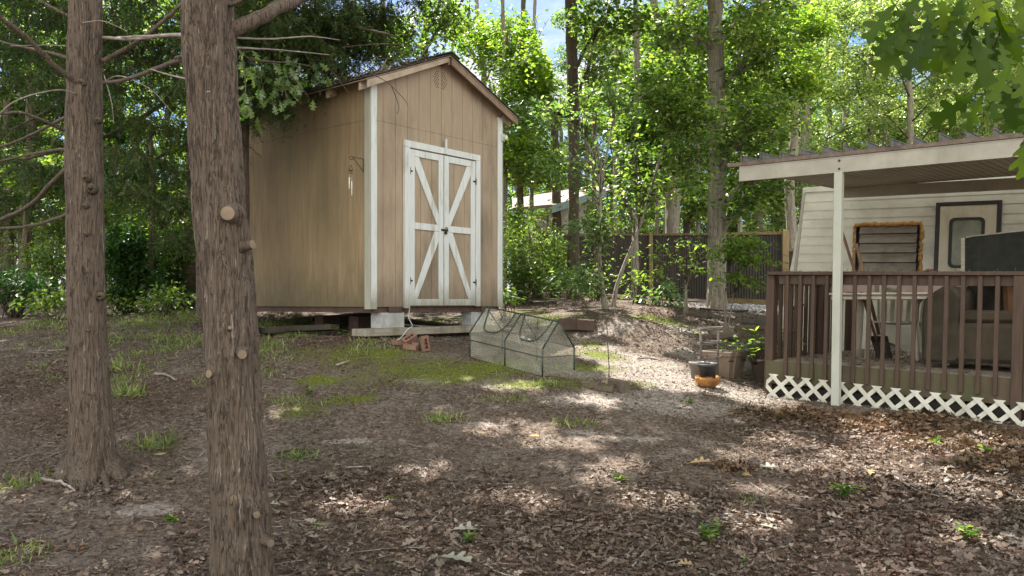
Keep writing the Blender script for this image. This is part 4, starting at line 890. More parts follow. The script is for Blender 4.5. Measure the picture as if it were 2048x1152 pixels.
# ---------------------------------------------------------------- things on the deck
M['white_resin'] = weathered('white_resin', (.56,.53,.43), (.66,.63,.53), (.36,.32,.24), .5, 6, (1,1,1), 30, .001, dirt_amt=(.5,.85))
def onD(u, v, z=0): return dk_w(u, v, z+.002)
tb_ = thing('patio_table', 'white plastic patio table behind the railing', 'table', onD(.98, 1.05), (0,0,DZ)); TH = .73
mb = MB(); mb.box((-.62,-.42,TH-.022),(.62,.42,TH)); mb.box((-.58,-.38,TH-.07),(.58,-.35,TH-.024)); mb.box((-.58,.35,TH-.07),(.58,.38,TH-.024)); mb.box((-.60,-.348,TH-.07),(-.57,.348,TH-.024)); mb.box((.57,-.348,TH-.07),(.60,.348,TH-.024)); mb.build('tabletop', M['white_resin'], tb_, bevel=.006, world=False)
for a_ in (-.53, .53):
    for b_ in (-.33, .33):
        mb = MB(); q = [(a_, b_, TH-.026), (a_, b_, TH-.12), (a_*1.01, b_*1.02, .3), (a_*1.03, b_*1.05, 0)]; mb.tube(q, [.065,.058,.045,.030], 12); mb.build('leg', M['white_resin'], tb_, True, world=False)
def pchair(c, rz, label):
    t_ = thing('plastic_chair', label, 'chair', c, (0,0,rz)); mb = MB()
    mb.add(*sheet(((-.22,-.22,.42),(.22,-.22,.42),(.20,.2,.40),(-.20,.2,.40)), 10, 10, .02, 2, 0)); mb.add(*sheet(((-.22,-.22,.405),(-.20,.2,.385),(.20,.2,.385),(.22,-.22,.405)), 10, 10, -.02, 2, 0)); mb.tube([(-.22,-.22,.412),(.22,-.22,.412)],.012,8); mb.build('seat', M['white_resin'], t_, True, world=False)
    mb = MB()
    for k in range(5): x_ = -.16+k*.08; mb.bar((x_,.20,.40),(x_*1.1,.34,.84), .045, .008, (0,1,0))
    mb.tube(curve_pts([(-.22,.2,.40),(-.23,.32,.80),(-.12,.36,.90),(.12,.36,.90),(.23,.32,.80),(.22,.2,.40)], 24), .016, 8); mb.build('backrest', M['white_resin'], t_, world=False)
    for s_ in (-1, 1):
        mb = MB(); mb.tube(curve_pts([(s_*.24,.30,.68),(s_*.28,.05,.67),(s_*.28,-.18,.66),(s_*.25,-.22,.58),(s_*.24,-.2,.42)], 20), .020, 8); mb.build('armrest', M['white_resin'], t_, True, world=False)
        for y_ in (-.2, .2): mb = MB(); mb.tube([(s_*.22, y_, .41), (s_*.26, y_*1.25, 0)], [.028,.02], 8); mb.build('leg', M['white_resin'], t_, True, world=False)
    return t_
pchair(onD(.86, 1.35), DZ+.1, 'white plastic chair pushed in behind the patio table')
M['terra'] = weathered('faded_terracotta', (.24,.17,.145), (.33,.25,.215), None, .7, 10)
def trough(u, v, w_, label, mat, hh_=.13):
    t_ = thing('flower_trough', label, 'flower box', onD(u, v, TH), (0,0,DZ)); mb = MB(); d_ = .08
    for a0,b0_,a1,b1_ in ((-w_,-d_,w_,-d_+.012),(-w_,d_-.012,w_,d_),(-w_,-d_+.012,-w_+.012,d_-.012),(w_-.012,-d_+.012,w_,d_-.012)): mb.box((a0,b0_,0),(a1,b1_,hh_))
    mb.box((-w_+.012,-d_+.012,0),(w_-.012,d_-.012,.02)); mb.box((-w_-.012,-d_-.012,hh_+.001),(w_+.012,-d_+.004,hh_+.018)); mb.box((-w_-.012,d_-.004,hh_+.001),(w_+.012,d_+.012,hh_+.018)); mb.build('trough_body', mat, t_, world=False, bevel=.002)
    mb = MB(); mb.box((-w_+.012,-d_+.012,hh_-.05),(w_-.012,d_-.012,hh_-.035)); mb.build('trough_soil', M['potsoil'], t_, world=False)
trough(.62, .78, .20, 'pale terracotta flower box at the left end of the table', M['terra']); trough(1.30, .80, .26, 'pale terracotta flower box on the right half of the table', M['terra'])
# little peaked bird feeder
bf = thing('bird_feeder', 'dark red brown house shaped bird feeder on the table by the window', 'bird feeder', onD(1.22, 1.25, TH), (0,0,DZ)); mb = MB()
mb.prism([(-.20,0),(.20,0),(.235,.14),(0,.235),(-.235,.14)], -.09, .09, 'y'); mb.build('feeder_body', weathered('feeder_brown',(.12,.05,.035),(.19,.09,.06),None,.7,8), bf, world=False, bevel=.004)
mb = MB(); mb.bar((-.255,0,.138),(0,0,.247),.22,.012,(0,1,0)) if False else mb.prism([(-.27,.132),(0,.245),(.27,.132),(.27,.146),(0,.262),(-.27,.146)], -.11, .11, 'y'); mb.build('roof', weathered('feeder_roof',(.16,.08,.055),(.24,.13,.09),None,.7,8), bf, world=False)
# white rag bundle
mb = MB(); V = []; c_ = onD(.86, 1.2, TH+.07)
th = np.linspace(0, 2*math.pi, 21)[:-1]
for k, ph in enumerate(np.linspace(.05, math.pi-.05, 12)):
    rr = .10*math.sin(ph)*(1+.35*vn(th*1.8, ph*2, 2)); V.append(np.stack([c_[0]+rr*np.cos(th), c_[1]+rr*np.sin(th), c_[2]+.08*math.cos(ph)*(1+.3*vn(th*1.5, ph*2, 6))], 1))
mb.add(np.concatenate(V), [(i*20+j, i*20+(j+1) % 20, (i+1)*20+(j+1) % 20, (i+1)*20+j) for i in range(11) for j in range(20)]); o = mb.build('rag', weathered('pale_cloth',(.42,.35,.31),(.58,.50,.46),None,.9,12,bscale=20,bd=.01), None, True); tag(o, 'crumpled pale rag on the table beside the feeder', 'rag')
# long handled tools leaning on the table
def handle(t_, p_, q_, r_, mat): mb = MB(); mb.tube([p_, q_], r_, 10); mb.build('handle', mat, t_, True)
M['handle'] = weathered('tool_handle', (.16,.10,.055), (.26,.17,.10), (.10,.07,.05), .7, 10); M['handle_dark'] = weathered('tool_handle_dark', (.09,.045,.03), (.15,.08,.055), None, .7, 10)
a_ = P(1684, 463, 8.85); b_ = P(1757, 692, 9.0); rk = thing('leaf_rake', 'leaf rake leaning with its fan of tines on the deck floor', 'rake', b_); handle(rk, a_, b_, .015, M['handle_dark']); mb = MB()
for k in range(15):
    an = (k-7)/7*.75; d_ = np.array([math.sin(an)*.75+.15, -.2*math.cos(an), -math.cos(an)*.25]); q = curve_pts([b_+(0,0,.06), b_+(0,0,.06)+d_*.25, b_+d_*.42+(0,0,-.02), b_+d_*.44+(0,0,-.05)], 8); mb.tube(q, .004, 5)
mb.build('tines', M['metal_dark'], rk, True)
a_ = P(1712, 487, 8.95); b_ = P(1770, 640, 9.25); b_[2] = onD(1.2,.5)[2]; sv = thing('shovel', 'pale handled shovel leaning next to the rake', 'shovel', b_); b2 = b_ + (a_-b_)*.22; handle(sv, a_, b2, .018, M['handle']); mb = MB(); mb.add(*sheet((b_+(-.09,0,0), b_+(.09,0,0), b2+(.10,0,-.02), b2+(-.10,0,-.02)), 8, 8, .03, 1, 0)); mb.build('blade', M['metal_dark'], sv, True)
# brown armchair and dark panel
M['sofa'] = weathered('worn_brown_fabric', (.04,.035,.024), (.08,.066,.045), (.10,.075,.048), .95, 7, (1,1,1), 90, .003); M['sofa_dark'] = weathered('dark_fabric', (.02,.018,.013), (.045,.04,.028), None, .95, 12)
M['rust_cushion'] = weathered('rust_fabric', (.13,.065,.028), (.22,.115,.05), (.08,.05,.03), .95, 6)
sf = thing('sofa', 'worn brown sofa seen from its arm side behind the railing', 'sofa', onD(1.36, .42), (0,0,DZ))
mb = MB(); mb.prism([(0,.06),(2.3,.06),(2.3,.44),(0,.44)], .05, .95, 'y'); mb.build('seat', M['sofa'], sf, bevel=.04, world=False)
mb = MB(); arm = [(.0,.05),(.30,.05),(.32,.50),(.34,.70),(.30,.78),(.20,.80),(.08,.72),(.02,.66),(0,.5)]; mb.prism(arm, .02, .97, 'y'); mb.build('armrest', M['sofa'], sf, bevel=.03, world=False)
mb = MB(); mb.prism([(.20,.45),(2.3,.45),(2.3,.98),(.50,.98),(.36,.93),(.22,.78)], .72, .95, 'y'); mb.build('backrest', M['sofa_dark'], sf, bevel=.04, world=False)
mb = MB(); mb.prism([(.62,.446),(1.25,.446),(1.28,.90),(1.15,.93),(.68,.92),(.60,.85)], .50, .715, 'y'); mb.build('cushion', M['rust_cushion'], sf, bevel=.05, world=False)
mb = MB(); mb.prism([(.34,.446),(2.3,.446),(2.3,.56),(.34,.56)], .10, .49, 'y'); mb.build('seat_cushion', M['sofa'], sf, bevel=.03, world=False)
mb = MB(); mb.prism([(1.32,.60),(2.3,.60),(2.3,.66),(1.32,.70)], .12, .7, 'y'); mb.build('fold_out_frame', M['dark_wood'], sf, world=False)
pn_ = thing('felt_panel', 'dark felt covered panel with raw wooden edge standing on the sofa', 'panel', onD(1.72, .62), (0, 0, DZ))
mb = MB(); mb.prism([(-.01,.90),(1.5,.86),(1.5,1.38),(.05,1.28),(-.01,1.27)], 0, .09, 'y'); mb.build('felt_face', weathered('dark_felt',(.009,.011,.008),(.02,.023,.016),(.03,.028,.02),.98,14,bscale=120,bd=.003), pn_, world=False)
mb = MB(); mb.box((-.045,.0,.90),(-.012,.1,1.275)); mb.prism([(.0,1.273),(.05,1.283),(1.5,1.383),(1.5,1.40),(.0,1.29)], .0, .1, 'y'); mb.build('wood_edge', M['old_timber'], pn_, world=False)
# ---------------------------------------------------------------- fence
M['fence_metal'] = weathered('dark_corrugated', (.028,.020,.018), (.05,.036,.032), (.075,.055,.045), .5, 3, (1,1,1), 20, .001)
M['fence_wood'] = weathered('yellow_pine', (.20,.145,.07), (.29,.21,.11), (.15,.12,.05), .8, 10, (1,1,.3), 40, .001)
F0 = np.array([.88, 26.0]); F1 = np.array([6.9, 20.8]); fd = (F1-F0); fl_ = np.linalg.norm(fd); fd /= fl_
fn = thing('fence', 'dark corrugated metal fence with yellow wooden posts at the back', 'fence', (F1[0], F1[1], float(h(*F1))))
def fz_(s): p_ = F0 + fd*s; return float(hbase(p_[0], p_[1]))
stops = [.0, 2.15, 4.05, 6.0, fl_, fl_+1.9]
for i in range(len(stops)-1):
    a_, b_ = stops[i], stops[i+1]; za, zb_ = fz_(max(a_, -.5)), fz_(min(b_, fl_+.8)); hF = 1.78 if i < 4 else 1.35
    n = int((b_-a_)/.0125); s = np.linspace(a_+.05, b_-.05, n); dp = .014*np.sin(s*2*math.pi/.076); q = F0 + s[:, None]*fd + dp[:, None]*np.array([fd[1], -fd[0]])
    zz0 = za + (zb_-za)*(s-a_)/(b_-a_); V = np.concatenate([np.c_[q, zz0+.06], np.c_[q, zz0+hF]]); mb = MB(); mb.add(V, [(k, k+1, n+k+1, n+k) for k in range(n-1)]); mb.build('panel', M['fence_metal'], fn, True)
    pa, pb = np.r_[F0+fd*a_, za], np.r_[F0+fd*b_, zb_]; off = np.array([fd[1], -fd[0], 0])*-.0
    for z_, w_ in (((hF+.03, .07), (.05, .12)) if i >= 3 else ((hF+.03, .05),)):
        mb = MB(); mb.bar(pa+(0,0,z_), pb+(0,0,z_), .09, w_); mb.build('rail', M['fence_wood'], fn)
for i, s in enumerate(stops):
    p_ = F0+fd*s; z_ = fz_(min(max(s, -.5), fl_+.8)); mb = MB(); w_ = .16 if i == 4 else .085
    mb.bar((p_[0]+.04*fd[1], p_[1]-.06, z_-.2), (p_[0]+.04*fd[1], p_[1]-.06, z_+(1.86 if i < 5 else 1.4)), w_, .10, (0,1,0)); mb.build('post', M['fence_wood'], fn)
# gravel bed by the fence
gcx = G(1520, 622, 8, 20); n = 9000; a = rng.uniform(0, 2*math.pi, n); r_ = np.sqrt(rng.random(n)); x = gcx[0]+.35 + r_*np.cos(a)*1.7; y = gcx[1] + 1.0 + r_*np.sin(a)*1.6
k = emask([(gcx[0]+.35, gcx[1]+1.0, 1.7, 1.6)], x, y, .4, .3) > .3; x, y = x[k], y[k]; n = len(x)
o = leaf_obj('gravel', np.stack([x, y, h(x, y)+.0], 1), rdir(n, .2), rdir(n, 1), rng.uniform(.02,.05,n), rng.uniform(.03,.05,n), 'oval', weathered('gravel_stone',(.22,.22,.23),(.42,.42,.42),None,.9,60), None, np.full(n, .3)); tag(o, 'pale grey gravel spread before the fence', 'gravel', kind='stuff')
mb = MB(); q = np.array([G(1400+i*12, 621+2.2*math.sin(i*.35)+i*.35, 8, 25)+(0,0,.03) for i in range(9)]); mb.tube(q, .022, 8); o = mb.build('edging_hose', M['rubber'], None, True); tag(o, 'black garden edging curved round the big grey trunk', 'garden edging')
# ---------------------------------------------------------------- neighbour's house behind the trees
hb = P(1095, 470, 36); hs = thing('neighbour_house', 'neighbouring house with shingle roof and pale blue trim behind the trees', 'house', (hb[0], hb[1], 1.9))
M['house_wall'] = weathered('house_wall', (.50,.48,.42), (.58,.56,.50), None, .8, 3); M['house_blue'] = weathered('pale_blue_trim', (.30,.42,.46), (.38,.50,.54), None, .6, 3); M['house_roof'] = weathered('brown_shingle', (.16,.13,.11), (.30,.25,.22), None, .9, 9)
hx, hy = hb[0], hb[1]; T_ = lambda px, py, d: P(px, py, d)
mb = MB(); mb.prism([(0,0),(2.3,0),(2.3,3.75),(0,3.3)], 0, 8, 'y'); o = mb.build('wall', M['house_wall'], hs, world=False)
mb = MB(); mb.add([(-1.6,-.5,3.35),(.5,-.5,3.6),(2.6,-.5,4.2),(2.6,5,5.2),(-1.6,5,4.5)], [(0,1,2,3,4)]); mb.prism([(-1.6,3.3),(.1,3.45),(.1,3.57),(-1.6,3.42)], -.52, -.4, 'y'); mb.add([(-1.6,-.5,3.28),(.5,-.5,3.53),(2.6,-.5,4.13),(2.6,5,5.1),(-1.6,5,4.4)], [(4,3,2,1,0)]); mb.build('roof', M['house_roof'], hs, world=False)
mb = MB(); mb.prism([(.1,3.18),(2.4,3.95),(2.4,4.25),(.1,3.5)], -.62, -.53, 'y'); mb.build('fascia', M['house_blue'], hs, world=False)
mb = MB(); mb.box((-1.4,.6,0),(-.05,6,3.2)); mb.build('side_wall', M['house_wall'], hs, world=False)
hs.location = (P(1098, 0, 28)[0], 28, 2.0); hs.scale = (.78, .78, .78)
# ---------------------------------------------------------------- trees
SUNP = ell([(1250,712,110,15),(1340,755,150,18),(1480,785,100,14),(1215,660,70,10),(1040,775,60,8),(1190,800,50,6),(1130,700,50,7),(560,826,26,6),(905,752,28,5),
 (850,940,44,9),(1080,884,46,6),(1165,885,40,8),(1180,945,50,9),(1275,1000,55,11),(1350,1012,60,9),(1240,925,46,8),(1560,882,60,9),(1745,868,70,12),(1830,903,90,13),
 (1960,895,80,13),(1620,930,90,13),(1780,945,110,13),(2010,1000,90,16),(1700,905,60,8),(1480,905,50,9),(1310,652,80,6),(1400,662,60,6),(1440,650,70,5),(1000,624,40,6),(1110,632,50,5),
 (1240,602,60,5),(1330,603,50,5),(30,600,50,9),(290,605,60,5),(1900,960,90,8),(1500,1050,50,9),(700,1010,24,6),(1050,1000,22,6),(1540,985,50,7),(980,860,30,4),(1950,1080,70,10),
 (1390,740,80,8),(1540,800,60,8),(800,655,40,6),(960,650,40,6),(1080,850,26,4)])
def thin_by_sun(Q, keep=.02):  # drops leaves that would block the sun from the chosen patches
    t_ = (Q[:, 2]-.7)/SUN[2]; g = Q - SUN*t_[:, None]; t_ = (Q[:, 2]-hbase(g[:, 0], g[:, 1]))/SUN[2]; g = Q - SUN*t_[:, None]
    m_ = np.zeros(len(Q), bool); nn_ = .30*fbm(g[:, 0]*2.3, g[:, 1]*2.3, 1, 3)
    for cx, cy, rx, ry in SUNP: m_ |= (((g[:, 0]-cx)/(max(rx, .17)+.06))**2 + ((g[:, 1]-cy)/(max(ry*1.3, .14)+.09))**2) < (1.0+1.5*nn_)
    return ~(m_ & (rng.random(len(Q)) > keep))
def trunk_mesh(name, ctr, rad, mat, parent, nth=120, nz=360, amp=.008, freq=60, zf=6, flare=0, base=0, lobes=5, seed=0, fdec=.16, bumps=()):
    """bark-covered trunk along a centre line; ridges are real displacement"""
    n = nz; c = curve_pts(ctr, n); ctr = np.asarray(ctr, float); s_ = np.r_[0, np.cumsum(np.linalg.norm(np.diff(ctr, axis=0), axis=1))]
    cs = np.r_[0, np.cumsum(np.linalg.norm(np.diff(c, axis=0), axis=1))]; r = np.interp(cs/cs[-1]*s_[-1], s_, rad)
    th = np.arange(nth)*2*math.pi/nth; ct, st_ = np.cos(th)[None], np.sin(th)[None]; r = r[:, None]; zz = c[:, 2:3]
    low = .05*fbm(ct*1.6+seed, st_*1.6, zz*1.1, 2); R_ = r*(1+low)
    if flare: R_ = R_ + flare*np.exp(-np.clip(zz-base, 0, 9)/fdec)*(.7+.55*np.cos(lobes*th[None]+seed+.6*np.sin(2*th[None])))
    wx = .55*vn(ct*r*freq*.3, st_*r*freq*.3, zz*zf*1.6+seed); a_ = fbm(ct*r*freq+seed+wx, st_*r*freq-wx, zz*zf*1.3, 3); ridge = 1-np.abs(vn(ct*r*freq*.5+seed+wx, st_*r*freq*.5+wx, zz*zf*.7))*2
    R_ = R_ + amp*(1.0*np.tanh(4*a_)+1.1*np.clip(ridge, -.2, .8)-.4)
    for bx, by, bz, br, bh in bumps:     # swollen bark collars round the cut branches
        q = np.sqrt((c[:, 0:1]+R_*ct-bx)**2 + (c[:, 1:2]+R_*st_-by)**2 + ((zz-bz)*.75)**2)/br
        R_ = R_ + bh*(np.exp(-(q*q)) + .35*np.exp(-((q-1.25)/.35)**2)*np.sin(6*np.arctan2(zz-bz, 1e-3+(c[:, 0:1]+R_*ct-bx)))*.4)
    V = np.stack([c[:, 0:1]+R_*ct, c[:, 1:2]+R_*st_, np.broadcast_to(zz, R_.shape)], -1).reshape(-1, 3)
    i0 = (np.arange(n-1)[:, None]*nth + np.arange(nth)[None]); i1 = (np.arange(n-1)[:, None]*nth + (np.arange(nth)[None]+1) % nth)
    L = np.stack([i0, i1, i1+nth, i0+nth], -1).ravel()
    return nm(name, V, L, np.arange(0, len(L), 4), mat, parent, True)
def limb(mb, pts, r0, r1, n=7, k=14):
    q = curve_pts(pts, k); q[1:-1] += rng.normal(size=(k-2, 3))*r0*.15; mb.tube(q, np.linspace(r0, r1, k), n)
def clusters(b, ncl, nl, cr, flat=.25):
    """b=(centre, radii) ; discs of leaves"""
    c, r = b; u = rng.normal(size=(ncl, 3)); u /= np.linalg.norm(u, axis=1)[:, None]; cc = c + u*np.asarray(r)*(rng.random((ncl, 1))**.42)
    m_ = rng.poisson(nl, ncl).clip(4); idx = np.repeat(np.arange(ncl), m_); k = len(idx)
    a = rng.uniform(0, 2*math.pi, k); rr = np.sqrt(rng.random(k))*cr*rng.uniform(.6, 1.3, ncl)[idx]
    tx, ty = rng.normal(size=(2, ncl))*.28; dx, dy = rr*np.cos(a), rr*np.sin(a)
    off = np.stack([dx, dy, dx*tx[idx]+dy*ty[idx] + rng.normal(size=k)*cr*flat - .25*rr*rr/cr], 1)
    D = np.stack([dx/cr+rng.normal(size=k)*.5, dy/cr+rng.normal(size=k)*.5, rng.normal(size=k)*.3-.25], 1)
    Nn = np.stack([tx[idx]*-1+rng.normal(size=k)*.38, ty[idx]*-1+rng.normal(size=k)*.38, np.ones(k)], 1)
    return cc, cc[idx]+off, D, Nn
def broad(name, label, cat, path, d, mat_b, blobs, leafspec, group=None, bark_kw=None, limbs=True, extra=None, cull=True, limb_mat=None, droot=None):
    """a tree seen at depth d: path = [(px, py, width px)] from the top down; blobs in photo pixels at their own depth"""
    ctr = np.array([P(a, b_, d) for a, b_, _ in path])[::-1]; rad = np.array([w_*d/FL/2 for _, _, w_ in path])[::-1]
    zg = float(h(ctr[0, 0], ctr[0, 1])); base = ctr[0].copy(); ctr[0, 2] = min(ctr[0, 2], zg-.15)
    t_ = thing(name, label, cat, (base[0], base[1], zg), group=group)
    kw = dict(nth=48, nz=140, amp=.010, freq=26, zf=3, flare=rad[0]*.15, base=zg); kw.update(bark_kw or {})
    trunk_mesh('trunk', ctr, rad, mat_b, t_, **kw)
    CC, PP, DD_, NN = [], [], [], []; lb = MB(); top = ctr[-1]
    for bl_ in blobs:
        px, py, rx, ry, bd, rd, ncl = bl_[:7]; c = P(px, py, bd); r_ = (rx*bd/FL, rd, ry*bd/FL)
        cc, Q, D, Nn = clusters((c, r_), ncl, leafspec['nl'], leafspec['cr'], leafspec.get('flat', .22)); CC.append(cc); PP.append(Q); DD_.append(D); NN.append(Nn)
        if limbs:
            zs = np.clip(c[2]-.8, zg+.8, top[2]); s = np.interp(zs, ctr[:, 2], np.arange(len(ctr))); i = int(min(s, len(ctr)-2)); st_ = ctr[i]+(ctr[i+1]-ctr[i])*(s-i); rr = np.interp(zs, ctr[:, 2], rad)
            limb(lb, [st_, (st_+c)/2+np.array([0,0,.15]), c], min(rr*.4, .05), .012)
            for q in cc[::max(1, len(cc)//14)]: limb(lb, [c*.6+st_*.4, (c+q)/2+rng.normal(size=3)*.08, q], .010, .003, 4, 7)
    if limbs and lb.n: lb.build('limbs', limb_mat or mat_b, t_, True)
    if PP:
        Q, D, Nn = map(np.concatenate, (PP, DD_, NN))
        if cull: k = thin_by_sun(Q, .05); Q, D, Nn = Q[k], D[k], Nn[k]
        n = len(Q); L = leafspec['L']*rng.uniform(.65, 1.3, n)
        leaf_obj('crown', Q, D, Nn, L, L*leafspec.get('W', .55), leafspec['kind'], leafspec['mat'], t_)
    return t_
# ---- the two foreground cedars
def stub(t_, px, py, d, rpx, direction, length, face=True, zoff=0):
    c = P(px, py, d); c[1] += zoff; D = np.array(direction, float); D /= np.linalg.norm(D); r = rpx*d/FL; mb = MB()
    q = [c-D*.06, c-D*.02, c+D*length*.35, c+D*length]; mb.tube(q, [r*1.9, r*1.5, r*1.12, r], 18, cap=False); o = mb.build('branch_stub', M['bark_cedar'], t_, True)
    mb = MB(); e = q[-1]; ax, u, v = basis(D); th = np.arange(18)*2*math.pi/18
    V = [e+D*.002] + [e + r*.99*(math.cos(a)*u+math.sin(a)*v) for a in th]; mb.add(V, [(0, i+1, (i+1) % 18+1) for i in range(18)]); mb.build('cut_face', M['cutwood'], o)
d = 4.3; pth = [(398,-420,84),(404,-200,92),(413,0,100),(421,140,101),(430,280,100),(440,420,101),(456,560,102),(466,720,103),(472,860,106),(480,1000,113),(488,1152,122),(490,1200,128)]
ctr = np.array([P(a, b_, d) for a, b_, _ in pth])[::-1]; rad = np.array([w_*d/FL/2 for *_, w_ in pth])[::-1]*.97; gz = float(h(ctr[0,0], d))
near = thing('cedar_tree', 'nearest cedar trunk with sawn branch stubs, standing in front of the shed side', 'tree', (ctr[0,0], d, gz), group='cedars round the shed')
BU = [(*P(a_, b_, d-.12), .055*r_/9+.01, .018) for a_, b_, r_ in ((457,427,15),(480,494,10),(482,706,11),(431,748,9),(470,993,8),(512,1027,8),(530,1083,9),(433,957,7),(460,658,7))]
ctr[0,2] = gz-.1; trunk_mesh('trunk', ctr, rad, M['bark_cedar'], near, 300, 1100, .0076, 56, 5, .02, gz, 4, 3, bumps=BU)
f = -1

STUBS = [(457,427,.135,14,(.05,-1,.0),.016),(484,494,.06,9,(.9,-.45,.15),.075),(484,706,.125,9,(.35,-1,-.1),.05),(429,748,.115,8,(-.45,-1,.1),.04),(416,817,.02,7,(-1,-.2,0),.04),(470,993,.13,7,(.1,-1,-.1),.03),(512,1027,.125,7,(.45,-1,0),.03),
 (534,1083,.10,8,(.75,-.8,0),.04),(458,658,.14,3.5,(.5,-1,.2),.04)]
for a_, b_, z_, r_, dr, ln in STUBS: stub(near, a_, b_, d-z_, r_, dr, ln)
def bare(t_, pts, r0, r1, dd, mat='bark_cedar', name='branch'):
    q = np.array([P(a, b_, c_) for a, b_, c_ in pts]); mb = MB(); q2 = curve_pts(q, 20); q2[1:] += rng.normal(size=(19, 3))*r0*.09
    mb.tube(q2, np.linspace(r0, r1, 20), 10); return mb.build(name, M[mat], t_, True)
bare(near, [(455,62,4.32),(490,50,4.35),(545,22,4.45),(620,-15,4.7),(720,-80,5.1)], .044, .028, d); bare(near, [(455,10,4.3),(475,5,4.2),(510,-14,4.1)], .014, .008, d)
bare(near, [(400,115,4.35),(365,119,4.6),(310,138,5.1),(250,160,5.6),(206,166,6.1)], .017, .012, d); bare(near, [(396,78,4.4),(360,70,4.8),(300,72,5.5),(230,75,6.2)], .014, .006, d, 'twig')
bare(near, [(392,118,4.35),(370,112,4.5),(350,116,4.6)], .014, .008, d); bare(near, [(384,160,4.3),(340,150,4.5),(300,138,4.7)], .006, .003, d, 'twig')
bare(near, [(412,192,4.17),(414,184,4.12),(421,183,4.12)], .004, .003, d, 'twig')
bare(near, [(462,75,4.35),(540,78,4.8),(620,73,5.4),(680,80,6)], .006, .003, d, 'twig'); bare(near, [(465,95,4.4),(560,100,5),(660,110,6)], .006, .003, d, 'twig')
d = 6.2; pth = [(168,-560,44),(170,-260,52),(172,0,61),(169,140,64),(168,280,67),(170,420,68),(171,560,69),(176,700,73),(180,800,77),(184,880,84),(187,940,92),(190,985,100)]
ctr = np.array([P(a, b_, d) for a, b_, _ in pth])[::-1]; rad = np.array([w_*d/FL/2 for *_, w_ in pth])[::-1]*.98; gl = G(185, 962, 3.5, 12); gz = float(h(ctr[0,0], d))
left = thing('cedar_tree', 'left cedar with flared roots and small dark knots up its trunk', 'tree', (ctr[0,0], d, gz), group='cedars round the shed')
ctr[0,2] = min(ctr[0,2], gz-.1); trunk_mesh('trunk', ctr, rad, M['bark_cedar'], left, 240, 900, .0052, 60, 4.5, .085, gz+.02, 5, 1.2, .085)
for a, b_, r_ in ((155,308,4),(171,356,5),(183,377,6),(170,412,4),(172,468,3),(163,165,5),(147,572,5),(200,592,5),(173,662,4),(182,790,6),(155,800,4),(195,240,4),(138,695,6)):
    c = P(a, b_, d-.115*(1-((a-171)/40)**2*.6)); mb = MB(); th = np.arange(14)*2*math.pi/14; mb.tube([c+(0,.03,0), c-(0,.004,0), c-(0,.014,.004), c-(0,.010,.003)], [r_*1.9*d/FL, r_*1.5*d/FL, r_*1.0*d/FL, r_*.5*d/FL], 12); mb.build('knot', M['bark_dark'], left, True)
for pts, r0, r1, mt in (([(165,170,6.12),(120,140,6.0),(60,82,5.8),(0,34,5.6),(-60,-10,5.4)], .030, .022, 'bark_cedar'), ([(205,122,6.2),(225,112,6.2),(290,72,6.1),(362,10,6.0),(420,-50,5.9)], .028, .020, 'bark_cedar'),
  ([(140,262,6.2),(118,256,6.15),(80,238,6.0),(40,225,5.9),(0,228,5.8)], .022, .012, 'bark_cedar'), ([(142,118,6.2),(110,108,6.3),(50,95,6.5),(0,82,6.7)], .022, .013, 'bark_dark'), ([(145,35,6.2),(110,18,6.2),(70,-5,6.2)], .018, .014, 'bark_cedar'),
  ([(152,188,6.08),(120,180,5.9),(70,188,5.7),(25,205,5.5),(0,226,5.4)], .009, .004, 'twig'), ([(205,165,6.2),(240,152,6.0),(300,178,5.8),(345,225,5.7)], .006, .002, 'twig'), ([(208,150,6.2),(222,200,6.1),(228,248,6.1)], .005, .002, 'twig'),
  ([(140,92,6.2),(90,90,6.2),(20,92,6.2)], .005, .003, 'twig'), ([(160,46,6.1),(205,42,6.0),(255,62,5.9)], .005, .002, 'twig'), ([(204,290,6.3),(120,350,6.9),(60,410,7.3),(0,440,7.6)], .03, .03, 'bark_dark'),
  ([(200,392,6.3),(130,430,7.0),(60,452,7.6),(-20,458,8)], .025, .02, 'bark_dark'), ([(200,200,6.3),(120,240,7),(40,280,7.8),(-20,300,8)], .02, .02, 'bark_dark'), ([(200,300,6.3),(110,300,7.2),(0,322,8)], .022, .016, 'bark_dark'),
  ([(206,75,6.2),(260,78,6.0),(330,72,5.8),(366,72,5.7)], .018, .013, 'twig')): bare(left, pts, r0*.72, r1*.6, d, mt)
for a_ in ((150,965,112,975,.05), (205,965,245,968,.045), (175,965,160,1000,.04), (200,970,222,990,.035)):
    p0, p1 = G(a_[0], a_[1]-22, 3.5, 12), G(a_[2], a_[3], 3.5, 12); mb = MB(); mb.tube(curve_pts([p0+(0,0,.06), (p0+p1)/2+(0,0,.03), p1+(0,0,-.03)], 12), np.linspace(a_[4], a_[4]*.35, 12), 10); mb.build('root', M['bark_cedar'], left, True)
